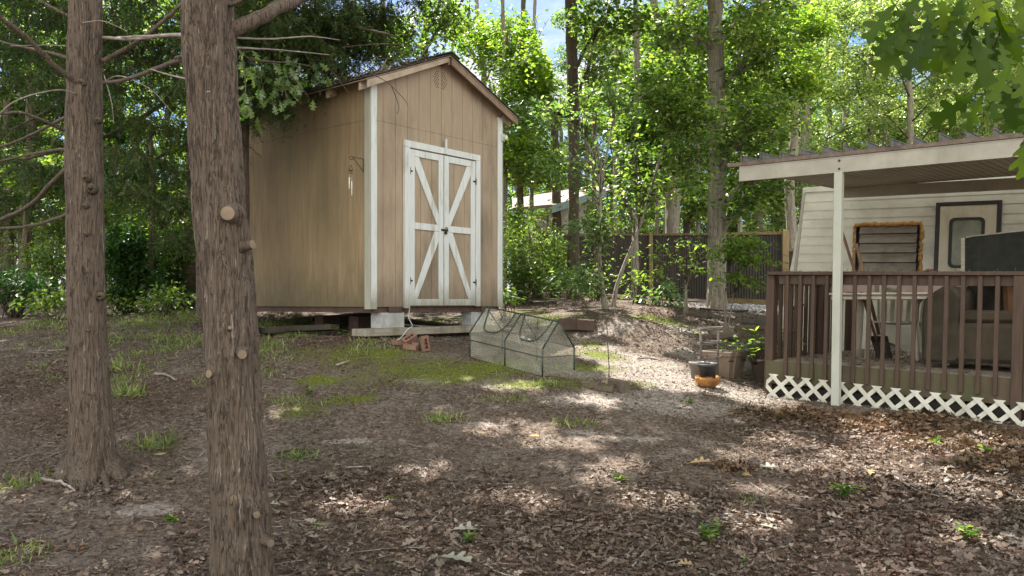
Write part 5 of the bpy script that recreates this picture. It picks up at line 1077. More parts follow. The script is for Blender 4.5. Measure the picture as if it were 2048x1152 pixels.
# ---- cedar foliage: drooping sprays
def sprays(blobs, tw, nl=30, Lt=.32, ll=.075, lw=.011):
    P0 = []; T0 = []
    for px, py, rx, ry, bd, rd, n in blobs:
        c = P(px, py, bd); u = rng.normal(size=(n, 3)); u /= np.linalg.norm(u, axis=1)[:, None]; q = c + u*np.array([rx*bd/FL, rd, ry*bd/FL])*(rng.random((n, 1))**.4)
        layer = np.round(q[:, 2]*2.2 + .5*q[:, 0])/2.2 - .227*q[:, 0]; q[:, 2] = q[:, 2]*.35 + layer*.65
        P0.append(q); T0.append(np.stack([rng.normal(size=n)*.8, rng.normal(size=n)*.8, rng.normal(size=n)*.35-.55], 1))
    P0, T0 = np.concatenate(P0), np.concatenate(T0); k = thin_by_sun(P0, .05); P0, T0 = P0[k], T0[k]; T0 /= np.linalg.norm(T0, axis=1)[:, None]; n = len(P0)
    idx = np.repeat(np.arange(n), nl); s = rng.random(n*nl); Lt_ = Lt*rng.uniform(.6, 1.3, n)[idx]; base_ = P0[idx] + T0[idx]*(s*Lt_)[:, None]; base_[:, 2] -= .35*Lt_*s*s
    S = np.cross(T0, rng.normal(size=(n, 3))); S /= np.linalg.norm(S, axis=1)[:, None]; sg = rng.choice([-1, 1], n*nl)
    D = T0[idx]*.75 + S[idx]*(sg*.75)[:, None] + rng.normal(size=(n*nl, 3))*.22; D[:, 2] -= .2
    L = ll*(1.15-s*.7)*rng.uniform(.7, 1.3, n*nl); return base_, D, rdir(n*nl), L, np.full(n*nl, lw)
def cedar(label, pth, d, blobs, nl=30, group='cedars round the shed', limbs=(), name='cedar_tree', mat='cedar', bark_='bark_cedar'):
    t_ = broad(name, label, 'tree', pth, d, M[bark_], [], {}, group, dict(nth=90, nz=320, amp=.007, freq=45, zf=4), False)
    a = sprays(blobs, None, nl); leaf_obj('crown', *a, 'rh', M[mat], t_)
    for pts, r0, r1 in limbs: bare(t_, pts, r0, r1, d, 'bark_dark')
    return t_
cedar('third cedar tight against the shed side with a wide mossy root flare', [(470,-500,30),(474,-100,34),(476,100,36),(477,250,38),(478,400,38),(479,520,40),(480,590,44),(482,640,70)], 10.6,
  [(560,70,110,60,10.2,1.3,520),(690,50,100,50,10.8,1.2,420),(480,130,70,70,10,1.2,240),(620,115,90,35,10.3,.9,260),(760,30,70,40,11.5,1.0,180),(600,10,160,50,10.5,1.6,320),(880,-10,70,20,12,1.0,90),(560,185,50,25,10,.5,70)],
  34, limbs=[([(486,60,10.6),(560,40,10.4),(650,45,10.2),(740,60,10.2),(800,75,10.3)],.035,.012), ([(486,20,10.6),(600,110,10.2),(660,140,10),(700,190,9.9)],.03,.004), ([(486,0,10.6),(560,-20,10.2),(680,0,10)],.03,.01), ([(640,100,10.1),(760,88,10.2),(850,95,10.4)],.008,.003)])
cedar('dark cedar standing behind between the two foreground trunks', [(392,-300,24),(396,0,26),(398,200,28),(402,400,28),(408,520,30),(412,592,34)], 12.5,
  [(300,120,150,120,10.5,1.8,330),(330,300,120,90,10.5,1.4,250),(250,40,160,60,9.5,1.4,230),(430,160,60,150,10,1.0,200),(300,360,110,50,9.5,1,120),(70,60,110,70,9.5,1.6,180),(60,250,100,60,10,1.6,120),(100,160,90,50,9,1.2,90),(380,420,60,70,10.5,.8,110),(60,380,100,30,10,1,90),(90,320,80,30,9,1,80)],
  34, limbs=[([(338,100,12.5),(240,150,11),(140,200,10),(20,260,9.5)],.04,.012), ([(338,200,12.5),(240,260,11),(120,300,10),(0,330,9.5)],.035,.012), ([(338,300,12.5),(280,340,11),(220,370,10)],.03,.01), ([(338,30,12.5),(420,60,11),(460,100,10)],.03,.01)])
# ---- oak branch drooping in front of the shed roof, from the third cedar's neighbour
def oakleaves(t_, pts, L, mat, droop=.9, jit=.35, face=(0,-1,.35)):
    pts = np.asarray(pts, float); n = len(pts); D = rng.normal(size=(n, 3))*np.array([.55,.35,.35]); D[:, 2] -= droop; Nn = np.array(face)+rng.normal(size=(n, 3))*jit
    LL = L*rng.uniform(.7, 1.2, n); return leaf_obj('leaves', pts, D, Nn, LL, LL*.80, 'oak', mat, t_)
t_ = thing('oak_branch', 'leafy oak branch drooping over the rear left end of the shed roof', 'branch', P(500,120,9.2)); mb = MB(); LP = []
for pts in ([(470,95,9.0),(500,120,9.1),(520,150,9.2),(530,200,9.3)], [(500,115,9.1),(550,130,9.3),(590,160,9.4),(618,195,9.4)], [(480,100,9),(490,150,8.9),(492,200,8.9),(500,240,9)], [(550,130,9.3),(565,170,9.2),(580,210,9.2)], [(500,120,9.1),(610,130,9.5),(650,150,9.5)]):
    q = curve_pts([P(*p_) for p_ in pts], 12); mb.tube(q, np.linspace(.012, .003, 12), 6)
    for k in range(3, 12):
        for _ in range(4 if pts[0][0] < 485 or k < 9 else 3): LP.append(q[k]+rng.normal(size=3)*.07)
mb.build('twigs', M['bark_dark'], t_, True); oakleaves(t_, LP[::3], .125, M['leaf_blue'], .8, .7, (0,-.6,.7)); oakleaves(t_, LP[1::2], .11, M['leaf_green'], .9, .8, (0,-.4,.6))
# ---- near oak branch hanging in from the top right
t_ = thing('oak_branch', 'near oak branch with big lobed leaves hanging in at the top right corner', 'branch', P(2048,60,2.5)); mb = MB()
tw = [[(2100,-30,2.5),(2010,-10,2.5),(1968,10,2.5),(1958,32,2.5),(1905,42,2.48),(1860,58,2.45),(1820,72,2.42)], [(2100,-30,2.5),(2040,60,2.55),(2035,90,2.55),(2020,120,2.5),(2010,140,2.5)], [(2110,150,2.5),(2040,175,2.5),(1990,186,2.48),(1950,190,2.45)], [(1968,10,2.5),(1930,-10,2.5),(1850,-15,2.45),(1800,0,2.45)],
      [(2110,230,2.4),(2060,262,2.4),(2045,290,2.4)], [(1905,42,2.48),(1880,70,2.45)], [(1968,10,2.5),(2000,50,2.5),(1990,90,2.5)]]
for p_ in tw: q = curve_pts([P(*a) for a in p_], 16); q[1:-1] += rng.normal(size=(14,3))*.002; mb.tube(q, np.linspace(.006, .002, 16), 6)
mb.build('twigs', M['bark_dark'], t_, True)
LS = [(1790,10,-.55,100),(1815,15,-.3,120),(1848,0,.15,80),(1855,40,-.15,100),(1800,60,-.7,75),(1825,75,-.75,110),(1845,72,-.4,110),(1870,60,-.2,95),(1885,60,.1,105),(1905,40,.1,85),(1900,70,-.35,95),(1925,50,.2,110),(1940,35,-.1,100),
      (1950,70,.15,130),(1930,90,-.2,90),(1965,35,.3,110),(1975,60,.0,110),(1990,15,.5,95),(2005,60,.3,90),(2000,85,-.05,85),(2022,45,.3,90),(2030,100,.25,110),(2020,125,-.3,90),(2040,130,.2,105),(1885,0,.3,80),(1910,-15,-.1,90),(1945,-15,.25,80),(1990,-20,.1,100),(2030,-10,.2,100),
      (1950,188,-.9,120),(1965,190,-.35,95),(1990,186,-.1,100),(2010,182,.2,95),(2035,175,.1,110),(1975,180,.15,75),(2045,150,-.2,110),(2048,190,.1,90),(2045,275,-.1,100),(2055,240,.1,90),(1925,0,-.3,85),(1840,-10,-.5,90),(1970,0,.2,70)]
n = len(LS); pts = np.array([P(a, b_, 2.45+rng.normal()*.05) for a, b_, _, _ in LS]); D = np.array([(math.sin(a_)*1.0, rng.normal()*.25, -math.cos(a_)*.9) for *_, a_, _ in LS]); LL = np.array([l_ for *_, l_ in LS])*2.45/FL*.86
leaf_obj('leaves', pts, D, np.array([0,-.75,.5])+rng.normal(size=(n,3))*.5, LL, LL*.82*rng.uniform(.8,1.1,n), 'oak', M['leaf_near'], t_, rng.normal(size=n)*.22)
# dead twig over the shed's front corner, roof debris
t_ = thing('dead_twig', 'thin dead forked twig dangling over the shed front corner', 'twig', sw(.0,-.25,2.85)); mb = MB()
for pts in ([(715,131,9.7),(745,148,9.65),(775,165,9.65),(793,182,9.65),(812,203,9.65),(815,213,9.65)], [(783,172,9.65),(792,195,9.65),(798,215,9.65),(794,228,9.65)]): mb.tube(curve_pts([P(*a) for a in pts], 16), np.linspace(.007, .003, 16), 6)
mb.build('twig_wood', M['twig_dark'], t_, True)
t_ = thing('dead_twig', 'tangle of bare twigs lying across the shed roof by the ridge', 'twig', sw(.8,.3,3.3)); mb = MB()
for k in range(26):
    u_, v_ = rng.uniform(-.1, 1.2), rng.uniform(-.15, 1.6); a = rng.uniform(-.6,.6); l_ = rng.uniform(.25,.9); s0 = sw(u_, v_, roofz(u_)+.06); s1 = sw(u_+l_*math.cos(a)*.8, v_+l_*math.sin(a), roofz(u_+l_*math.cos(a)*.8)+.06+rng.uniform(.0,.22)); mb.tube(curve_pts([s0, (s0+s1)/2+(0,0,.05+rng.random()*.08), s1], 8), np.linspace(.007,.002,8), 5)
mb.build('twig_wood', M['twig'], t_, True)
n = 2600; u_ = rng.uniform(-.18, 1.3, n); v_ = rng.uniform(-.15, 2.9, n); q = np.array([sw(a, b_, roofz(a)+.055) for a, b_ in zip(u_, v_)]); k = rng.random(n) < (.35+.65*(fbm(u_*3, v_*3, 1, 3) > 0))
o = leaf_obj('roof_litter', q[k]+(0,0,.005), rdir(k.sum()), rdir(k.sum(), 1), rng.uniform(.02,.08,k.sum()), .02, 'dead', M['litter'], None); tag(o, 'dead leaves and needles lying on the shed roof', 'leaf litter', kind='stuff')
n = 2500; s = rng.uniform(-.05, DL, n); zz = RH + rng.random(n)*.01; q = np.array([dk_w(a, rng.uniform(-.08,.06), RH+.004) for a in s[:260]]); o = leaf_obj('rail_litter', q, rdir(260), rdir(260, 1), rng.uniform(.01,.05,260), .006, 'rh', M['litter'], None); tag(o, 'needles and bits of leaf on the deck rail', 'leaf litter', kind='stuff')
q = np.array([dk_w(rng.uniform(0,2.6), rng.uniform(0,2.6)**1, .004) for _ in range(700)]); o = leaf_obj('deck_litter', q, rdir(700)*(1,1,.2), rdir(700, 2), rng.uniform(.02,.07,700), .02, 'dead', M['litter'], None); tag(o, 'dry leaves blown over the deck floor', 'leaf litter', kind='stuff')
# ---- trees in and beyond the yard
SM = dict(kind='maple', L=.085, nl=52, cr=.46, mat=M['leaf_green'], W=.95)
broad('oak_tree', 'tall dark barked tree just right of the shed', 'tree', [(1120,-700,14),(1135,-200,19),(1142,0,22),(1144,130,22),(1148,330,21),(1147,480,22),(1148,560,26),(1149,600,36)], 17, M['bark_dark'],
  [(1215,40,80,50,16,1.0,34),(1180,130,50,30,16,.8,14)], dict(SM, mat=M['leaf_green']))
broad('oak_tree', 'thick pale grey tree in front of the corrugated fence', 'tree', [(1425,-700,18),(1428,-200,24),(1430,0,28),(1432,150,31),(1434,300,33),(1434,450,34),(1434,560,34),(1434,600,37),(1434,622,42)], 15, M['bark_grey'],
  [(1500,110,80,70,14.5,1.0,40),(1500,260,50,60,14.3,.8,24),(1540,330,50,40,14.5,.9,18),(1550,230,50,50,14.8,.8,16),(1380,60,40,50,15.3,.8,14),(1500,400,40,50,14.6,.6,10),(1530,10,60,40,15,.8,14)], dict(SM), bark_kw=dict(nth=90, nz=300, amp=.014, freq=30))
t_ = broad('maple_tree', 'big forked tree rising beyond the fence', 'tree', [(1372,-500,22),(1368,-100,28),(1366,0,30),(1358,60,30),(1352,110,29),(1347,250,27),(1345,470,28),(1345,600,36)], 24, M['bark_grey'],
  [(1330,160,90,60,23,1.5,60),(1290,260,90,70,22.5,1.5,60),(1340,60,60,60,24.5,1.5,46)], dict(SM, L=.13, cr=.6))
bare(t_, [(1352,112,24),(1335,85,24),(1322,55,24),(1310,20,24),(1298,-40,24)], .16, .10, 24, 'bark_grey')
broad('slim_tree', 'slim straight tree left of the forked tree', 'tree', [(1268,-300,8),(1271,0,10),(1274,130,12),(1275,300,12),(1271,430,12),(1270,600,15)], 22, M['bark_grey'], [(1240,380,60,60,21,1.0,40),(1300,340,60,60,21,1.0,40)], dict(SM, L=.12))
broad('slim_tree', 'pale leaning trunk left of the camper end', 'tree', [(1596,-200,14),(1590,60,16),(1588,180,16),(1587,290,18),(1579,370,19),(1583,460,19),(1586,600,24)], 25, M['bark_grey'], [(1575,150,60,60,23,1.2,66)], dict(SM, mat=M['leaf_yellow'], L=.12))
broad('slim_tree', 'straight pale trunk close beside the leaning one at the camper', 'tree', [(1615,-200,10),(1611,60,12),(1609,180,12),(1607,300,12),(1604,420,12),(1604,600,15)], 27, M['bark_grey'], [(1600,60,50,50,24,1.2,40)], dict(SM, mat=M['leaf_yellow'], L=.12))
t_ = broad('slim_tree', 'brown trunk above the shed roof on the left', 'tree', [(858,-200,11),(855,0,12),(853,60,13),(849,110,14),(846,600,20)], 25, M['bark_dark'], [(800,70,60,50,24,1.4,30),(900,30,50,40,24,1.4,18)], dict(SM, L=.13, cr=.6)); bare(t_, [(852,95,25),(880,60,25),(905,30,25),(925,0,25),(940,-40,25)], .06, .04, 25, 'bark_dark')
t_ = broad('slim_tree', 'grey forked trunk above the shed ridge', 'tree', [(950,-60,6),(955,40,9),(962,110,10),(968,160,11),(975,600,16)], 28, M['bark_grey'], [(1010,90,50,60,26,1.4,46),(940,60,50,50,27,1.4,18)], dict(SM, mat=M['leaf_yellow'], L=.13, cr=.6)); bare(t_, [(966,140,28),(945,105,28),(925,75,28),(900,30,28)], .07, .04, 28, 'bark_grey')
broad('slim_tree', 'thin trunk in the leaves right of the shed gable', 'tree', [(1048,-100,8),(1047,0,9),(1044,150,10),(1040,300,12),(1042,600,14)], 26, M['bark_dark'], [(1060,150,60,70,24,1.6,80),(1040,300,50,70,23,1.2,50)], dict(SM, mat=M['leaf_yellow'], L=.12))
broad('slim_tree', 'brown trunk between the fence and forked tree', 'tree', [(1378,300,10),(1374,400,13),(1373,600,16)], 26, M['bark_cedar'], [(1400,400,60,40,25,1.2,40)], dict(SM, L=.12))
broad('slim_tree', 'short thick trunk beyond the blue trimmed house corner', 'tree', [(1108,200,14),(1110,330,16),(1113,400,17),(1115,600,20)], 28, M['bark_dark'], [(1080,330,60,40,26,1.4,34)], dict(SM, L=.12))
broad('slim_tree', 'dark leaning trunk in the shade left of the pale trunks', 'tree', [(1570,200,8),(1560,330,11),(1550,420,14),(1545,600,18)], 30, M['bark_dark'], [(1540,350,60,60,28,1.4,50)], dict(SM, L=.13))
for px, w_, dd, tl, lb in ((1008,9,24,3,'slender pale trunk nearest the shed right edge'),(1066,8,27,-4,'slender pale trunk left of the tall dark tree'),(1186,9,26,3,'slender pale trunk just right of the tall dark tree'),(1232,7,29,-3,'very thin pale trunk behind the middle saplings'),
  (1312,8,27,5,'slender grey trunk left of the big forked tree'),(1398,9,25,-4,'slender pale trunk between the forked and the thick grey tree'),(1478,9,22,4,'slender pale trunk right of the thick grey tree'),(1522,10,28,-3,'slender pale trunk over the left end of the carport'),(905,7,31,-3,'thin trunk seen over the shed ridge'),
  (1655,9,33,4,'thin dark trunk over the middle of the carport roof'),(1775,9,30,-6,'bent trunk in the pale woods above the carport'),(1870,10,34,5,'grey trunk high above the camper door'),(770,8,32,2,'thin trunk above the left slope of the shed roof'),(690,8,28,-2,'thin trunk above the shed eave')):
    broad('slim_tree', lb, 'tree', [(px-tl*3,-300,w_*.6),(px-tl,0,w_*.8),(px+tl*.6,150,w_*.9),(px+tl,300,w_),(px+tl*.4,450,w_*1.05),(px,600,w_*1.3)], dd, M['bark_grey'], [(px+8,60,34,40,dd-1,.8,12),(px-10,190,34,40,dd-1,.8,10)], dict(SM, L=.11, mat=M['leaf_yellow' if px % 2 else 'leaf_green']))
# understory saplings in the middle
def sap(label, stems, blobs, spec, d, mat='bark_grey', name='sapling', group='saplings in front of the fence'):
    b0_ = np.array([P(stems[0][0][0], stems[0][0][1], d)])[0]; z_ = float(h(b0_[0], b0_[1])); t_ = thing(name, label, 'tree', (b0_[0], b0_[1], z_), group=group); mb = MB()
    tips = []
    for st_ in stems:
        q = np.array([P(a, b_, d) for a, b_, _ in st_]); 
        if st_[0][1] > 560: q[0, 2] = float(h(q[0,0], q[0,1]))-.05
        w_ = np.array([c_ for *_, c_ in st_])*d/FL/2; q2 = curve_pts(q, 6*len(st_)); mb.tube(q2, np.interp(np.linspace(0, 1, len(q2)), np.linspace(0, 1, len(w_)), w_), 9); tips.append(q2)
    mb.build('trunk', M[mat], t_, True); allq = np.concatenate(tips); tw_ = MB(); PPn, Dn, Nn_ = [], [], []
    for px, py, rx, ry, bd, rd, ncl in blobs:
        cc, Q, D, Nn = clusters((P(px, py, bd), (rx*bd/FL, rd, ry*bd/FL)), ncl, spec['nl'], spec['cr'], spec.get('flat', .12)); PPn.append(Q); Dn.append(D); Nn_.append(Nn)
        for c in cc: 
            dd = np.linalg.norm(allq-(c-(0,0,.25)), axis=1); s_ = allq[np.argmin(dd)]; limb(tw_, [s_, (s_+c)/2+(0,0,.06), c], .008, .002, 4, 7)
    tw_.build('twigs', M['bark_dark'], t_, True); Q, D, Nn = map(np.concatenate, (PPn, Dn, Nn_)); k = thin_by_sun(Q, .15); Q, D, Nn = Q[k], D[k], Nn[k]; L = spec['L']*rng.uniform(.65, 1.25, len(Q)); leaf_obj('crown', Q, D, Nn, L, L*spec.get('W', .5), spec['kind'], spec['mat'], t_); return t_
SS = dict(kind='oval', L=.088, nl=34, cr=.34, mat=M['leaf_green'], W=.52)
sap('upright sapling whose stem splits high up, right of the tall dark tree', [[(1212,619,15),(1205,580,10),(1199,520,9),(1200,420,8),(1202,340,7),(1196,300,5),(1188,270,3)],[(1201,380,6),(1190,320,4),(1160,260,3),(1130,230,2)],[(1200,400,6),(1215,300,4),(1228,230,4),(1232,170,3),(1245,130,2)],[(1225,240,3),(1260,210,3),(1310,175,2)]],
  [(1110,225,90,36,12.6,.7,50),(1060,225,60,26,12.4,.5,20),(1200,190,70,50,12.8,.6,26),(1170,330,80,50,12.6,.7,26),(1190,470,40,50,12.6,.5,14),(1175,560,50,30,12.4,.4,12)], dict(SS, mat=M['leaf_blue']), 13)
sap('leaning sapling bending to the right before the fence posts', [[(1226,614,11),(1232,580,9),(1245,540,8),(1265,490,7),(1278,455,7),(1290,420,6),(1310,350,6),(1330,290,5),(1355,250,4),(1390,232,3),(1430,240,2)],[(1312,345,4),(1350,330,3),(1400,330,2)],[(1290,420,4),(1275,360,3),(1262,300,2)]],
  [(1370,220,80,40,13.2,.7,40),(1320,180,60,40,13.2,.6,24),(1380,300,50,45,13,.7,22),(1330,370,80,45,13,.7,34),(1270,330,60,60,13,.6,22),(1250,420,50,45,13,.5,14),(1400,250,40,40,13,.5,9)], dict(SS, mat=M['leaf_green'], kind='oval'), 13.3)
sap('little dogwood with flat tiers of leaves left of the thick grey tree', [[(1369,628,6),(1372,590,5),(1378,560,5),(1384,530,4),(1380,500,3),(1376,480,2)],[(1376,570,4),(1368,545,3),(1350,520,2),(1336,500,1.5)],[(1382,535,3),(1405,525,2),(1430,520,1.5)]],
  [(1345,510,30,10,12.9,.3,9),(1380,480,30,10,12.9,.3,10),(1405,510,30,10,12.8,.3,10),(1370,530,34,8,12.7,.3,9),(1345,490,25,6,12.9,.3,6),(1400,545,30,8,12.7,.25,6)], dict(SS, L=.075, cr=.24, nl=26, mat=M['leaf_yellow']), 13)
sap('small tiered sapling right of the thick grey tree', [[(1452,640,5),(1450,600,5),(1455,560,4),(1462,520,4),(1466,490,3),(1470,470,2)],[(1455,565,3),(1475,545,2),(1490,535,1.5)],[(1460,530,3),(1490,512,2),(1515,500,1.5)]],
  [(1500,485,30,6,12.1,.3,9),(1480,510,34,8,12,.3,10),(1510,520,22,6,12,.25,5),(1450,500,30,8,12,.3,8),(1470,480,24,6,12,.3,6),(1490,560,20,10,12,.25,6),(1465,550,20,8,12,.2,4)], dict(SS, L=.075, cr=.22, nl=24, mat=M['leaf_yellow']), 12.2)
def shrub(name, label, px, py, d, rx, ry, ncl, spec, group=None, ns=5):
    zc = P(px, py, d); z_ = float(h(zc[0], d)); t_ = thing(name, label, 'shrub', (zc[0], d, z_), group=group); mb = MB(); cc, Q, D, Nn = clusters((zc, (rx*d/FL, max(.3, rx*d/FL*.7), ry*d/FL)), ncl, spec['nl'], spec['cr'], spec.get('flat', .2))
    for c in cc: b_ = np.array([zc[0]+rng.normal()*.06, d+rng.normal()*.06, z_-.03]); limb(mb, [b_, (b_+c)/2+rng.normal(size=3)*.06, c], .009, .003, 4, 7)
    mb.build('stems', M['bark_dark'], t_, True); k = (Q[:, 2] > z_) & thin_by_sun(Q, .2); Q, D, Nn = Q[k], D[k], Nn[k]; L = spec['L']*rng.uniform(.65, 1.25, len(Q)); leaf_obj('foliage', Q, D, Nn, L, L*spec.get('W', .5), spec['kind'], spec['mat'], t_); return t_
shrub('shrub', 'yellow green shrub with reddish leaves at the middle fence post', 1278, 555, 14.5, 45, 55, 34, dict(SS, L=.08, cr=.25, mat=M['leaf_yellow']))
shrub('shrub', 'low glossy green shrub between the fence post and the dogwood', 1315, 585, 14, 45, 25, 20, dict(SS, L=.09, cr=.28, mat=M['leaf_blue']))
shrub('shrub', 'fresh green bush filling the gap right of the shed corner', 1045, 545, 15, 45, 60, 50, dict(SS, L=.08, cr=.3, mat=M['leaf_green']))
shrub('shrub', 'feathery light green bush behind the greenhouse end', 1075, 500, 17, 50, 70, 50, dict(SS, L=.08, cr=.35, mat=M['leaf_yellow']))
shrub('shrub', 'small leafy plant at the foot of the shed right corner', 1012, 590, 12.6, 20, 16, 9, dict(SS, L=.08, cr=.16, mat=M['leaf_green']))
shrub('shrub', 'leafy growth at the foot of the tall dark tree', 1190, 560, 15.5, 40, 40, 24, dict(SS, L=.085, cr=.26, mat=M['leaf_green']))
shrub('shrub', 'broad bush behind the shed by the dark trunk', 1110, 500, 20, 60, 50, 44, dict(SS, L=.09, cr=.45, mat=M['leaf_green']))
shrub('shrub', 'tall loose bush between the dark tree and the upright sapling', 1200, 450, 21, 50, 60, 44, dict(SS, L=.09, cr=.42, mat=M['leaf_green']))
shrub('shrub', 'leafy bush against the shed right edge below the pale roof', 1035, 440, 19, 26, 45, 22, dict(SS, L=.09, cr=.36, mat=M['leaf_green']))
shrub('holly_bush', 'dark glossy holly bush between the two foreground cedars', 255, 520, 14, 50, 85, 110, dict(SS, L=.10, cr=.3, mat=M['leaf_dark']))
shrub('holly_bush', 'dark leafy bush right of the thin black trunk', 345, 500, 15, 45, 80, 70, dict(SS, L=.09, cr=.3, mat=M['leaf_green']))
for i, (px, py, d_, rx, ry, n, mt, lb) in enumerate(((30,568,14,90,34,40,'leaf_dark','low spreading undergrowth bush at the far left edge'),(100,520,16,50,50,34,'leaf_green','soft green bush left of the left cedar'),(60,500,19,70,50,40,'leaf_green','fern green bush deeper in the left woods'),
    (20,440,20,50,60,30,'leaf_green','light green bush under the left branches'),(240,588,14,60,12,16,'leaf_green','low weeds beside the left cedar'),(330,594,13,60,9,12,'leaf_green','low yellowish weeds before the thin black trunk'),(110,594,13,50,8,12,'leaf_yellow','low yellowish weeds left of the left cedar'),(370,570,15,40,30,18,'leaf_dark','green bush tight behind the near cedar'),(120,440,18,50,50,40,'leaf_green','leafy bush seen left of the left trunk'),
    (310,440,20,70,60,50,'leaf_yellow','sunlit bush glowing behind the thin black trunk'),(400,520,17,40,70,40,'leaf_yellow','bright bush glimpsed left of the near trunk'),(240,430,20,60,60,30,'leaf_yellow','sunlit bush behind the holly'))):
    shrub('shrub', lb, px, py, d_, rx, ry, n, dict(SS, L=.085, cr=.28+d_*.006, mat=M[mt]))
broad('slim_tree', 'thin black trunk between the two foreground cedars', 'tree', [(300,250,8),(304,330,9),(306,420,10),(303,500,11),(300,560,12),(298,592,16)], 14, M['bark_dark'], [(330,420,60,30,14,.8,16)], dict(SS, nl=30))
broad('slim_tree', 'dark trunk at the far left edge in the shade', 'tree', [(14,200,14),(15,400,16),(17,500,18),(18,585,22)], 20, M['bark_dark'], [(40,330,60,60,19,1,36)], dict(SM, L=.12))
broad('slim_tree', 'mossy trunk left of the left cedar', 'tree', [(62,150,16),(60,300,17),(54,450,15),(50,575,19)], 18, M['bark_dark'], [(90,350,50,50,17,1,30)], dict(SM, L=.12))
broad('slim_tree', 'brown vine covered trunk just behind the near cedar', 'tree', [(385,200,20),(384,350,22),(382,450,24),(380,540,28),(378,590,34)], 15, M['bark_cedar'], [], {}, limbs=False)
# ---- woods beyond: copies of a few full trees
def proto(mat, seed, Hh=15, Rr=2.9, ncl=240, nl=74, L=.12, kind='maple', W=.9, low=2.4):
    g = np.random.default_rng(seed); t_ = thing('woodland_tree', 'tall leafy tree in the sunlit woods beyond the fence', 'tree', (0,0,0), group='woodland trees beyond the fence')
    ctr = np.array([(0,0,-.3),(.1,.1,3),(.0,.25,7),(.25,.1,11),(.3,.2,Hh)]); ctr[1:, :2] += g.normal(size=(4,2))*.25; trunk_mesh('trunk', ctr, [.19,.17,.14,.10,.03], M['bark_grey'], t_, 20, 40, .012, 20, 2, .05, 0)
    cc = []; 
    for k in range(24):
        z_ = low + (Hh+1-low)*((k+g.random())/24); a = k*2.4+g.random(); rr = Rr*(.55+.45*math.sin(math.pi*min(1, (z_-low+1.5)/(Hh-low+3))))*g.uniform(.4, 1.0); cc.append((rr*math.cos(a), rr*math.sin(a), z_))
    cc = np.array(cc); mb = MB()
    for c in cc: s_ = np.array([.1,.15,max(1, c[2]-1.3)]); limb(mb, [s_, (s_+c)/2+(0,0,.2), c], .045, .012, 5, 8)
    mb.build('limbs', M['bark_dark'], t_, True); QQ = [clusters((c, (1.05,1.05,.62)), ncl//24, nl, .46, .20) for c in cc]; Q, D, Nn = (np.concatenate([q[i] for q in QQ]) for i in (1,2,3)); Lr = L*rng.uniform(.6, 1.3, len(Q)); leaf_obj('crown', Q, D, Nn, Lr, Lr*W, kind, M[mat], t_, world=False); return t_
protos = [proto('leaf_green', 1), proto('leaf_yellow', 2, 14), proto('leaf_pale', 3, 13, 3.2, 380, 84, .105, 'oval', .6, 1.5), proto('leaf_green', 4, 17, 3.1), proto('leaf_dark', 5, 12, 2.6, 300)]
used = set()
def put(i, x, y, rz, s=1.0, zs=1.0):
    r0 = protos[i]; z_ = float(hbase(x, y))-.1
    if i not in used: used.add(i); r = r0; kids = list(r0.children)
    else:
        r = r0.copy(); C.objects.link(r)
        for ch_ in [c for c in bpy.data.objects if c.parent == r0]: c2 = ch_.copy(); C.objects.link(c2); c2.parent = r
    r.location = (x, y, z_); r.rotation_euler = (0, 0, rz); r.scale = (s, s, s*zs); return r
g2 = np.random.default_rng(21)
W_ = [ # proto, px, depth, scale
 (0,1180,36,.74),(0,1250,35,.76),(3,1330,34,.7),(1,1420,37,.75),(0,1500,33,.7),(2,1640,27,.80),(2,1730,30,.95),(2,1830,26,.80),(2,1930,29,.95),(2,2040,26,.85),(2,2140,29,1.0),(2,1780,36,1.15),(2,1900,38,1.2),(2,2020,38,1.2),(2,1680,38,1.1),(2,1990,33,1.05),(2,1870,32,1.0),
 (3,1120,36,.6),(1,1030,34,.5),(0,1000,36,.5),(1,1100,40,.66),(0,1220,40,.85),(3,1350,42,.9),(0,1460,40,.85),(1,1560,36,.72),(3,1600,44,.85),(0,930,42,.42),(0,860,34,.36),(3,780,30,.40),(1,700,27,.50),(1,640,34,.6),(0,560,26,.7),(1,470,28,.75),(0,400,24,.6),
 (1,330,26,.65),(0,250,24,.62),(1,160,28,.75),(0,80,24,.7),(1,10,27,.75),(0,-80,25,.7),(3,-180,28,.8),(4,210,22,.6),(4,-40,21,.62),(3,120,34,.8),(1,300,36,.9),(3,20,38,.9),(0,440,40,.9),(3,2200,34,1.0),(0,2280,30,.9),(1,820,46,.55),(3,740,44,.6),(0,1290,50,1.0),(1,1400,52,1.0),(0,1520,50,.95),(3,1160,50,.75),(0,1060,50,.6)]
REG = ((420, 'behind the foreground cedars at the left'), (760, 'beyond the left slope of the shed roof'), (1000, 'over the shed ridge'), (1560, 'beyond the fence right of the shed'), (9999, 'rising above the carport roof'))
KND = {0: 'green leafed tall woodland tree', 3: 'taller full green woodland tree', 1: 'yellow green sunlit woodland tree', 2: 'pale glossy leafed woodland tree', 4: 'dark leafed woodland tree'}
for i, px, d_, s in W_:
    rg = next(t_ for lim, t_ in REG if px < lim); r_ = put(i, (px-1024)/FL*d_, d_+g2.normal()*.8, g2.uniform(0, 6.28), s*g2.uniform(.93, 1.07), 1.0); r_['label'] = KND[i] + ' ' + rg; r_['group'] = 'woodland trees ' + rg + ', ' + KND[i].split(' woodland')[0]
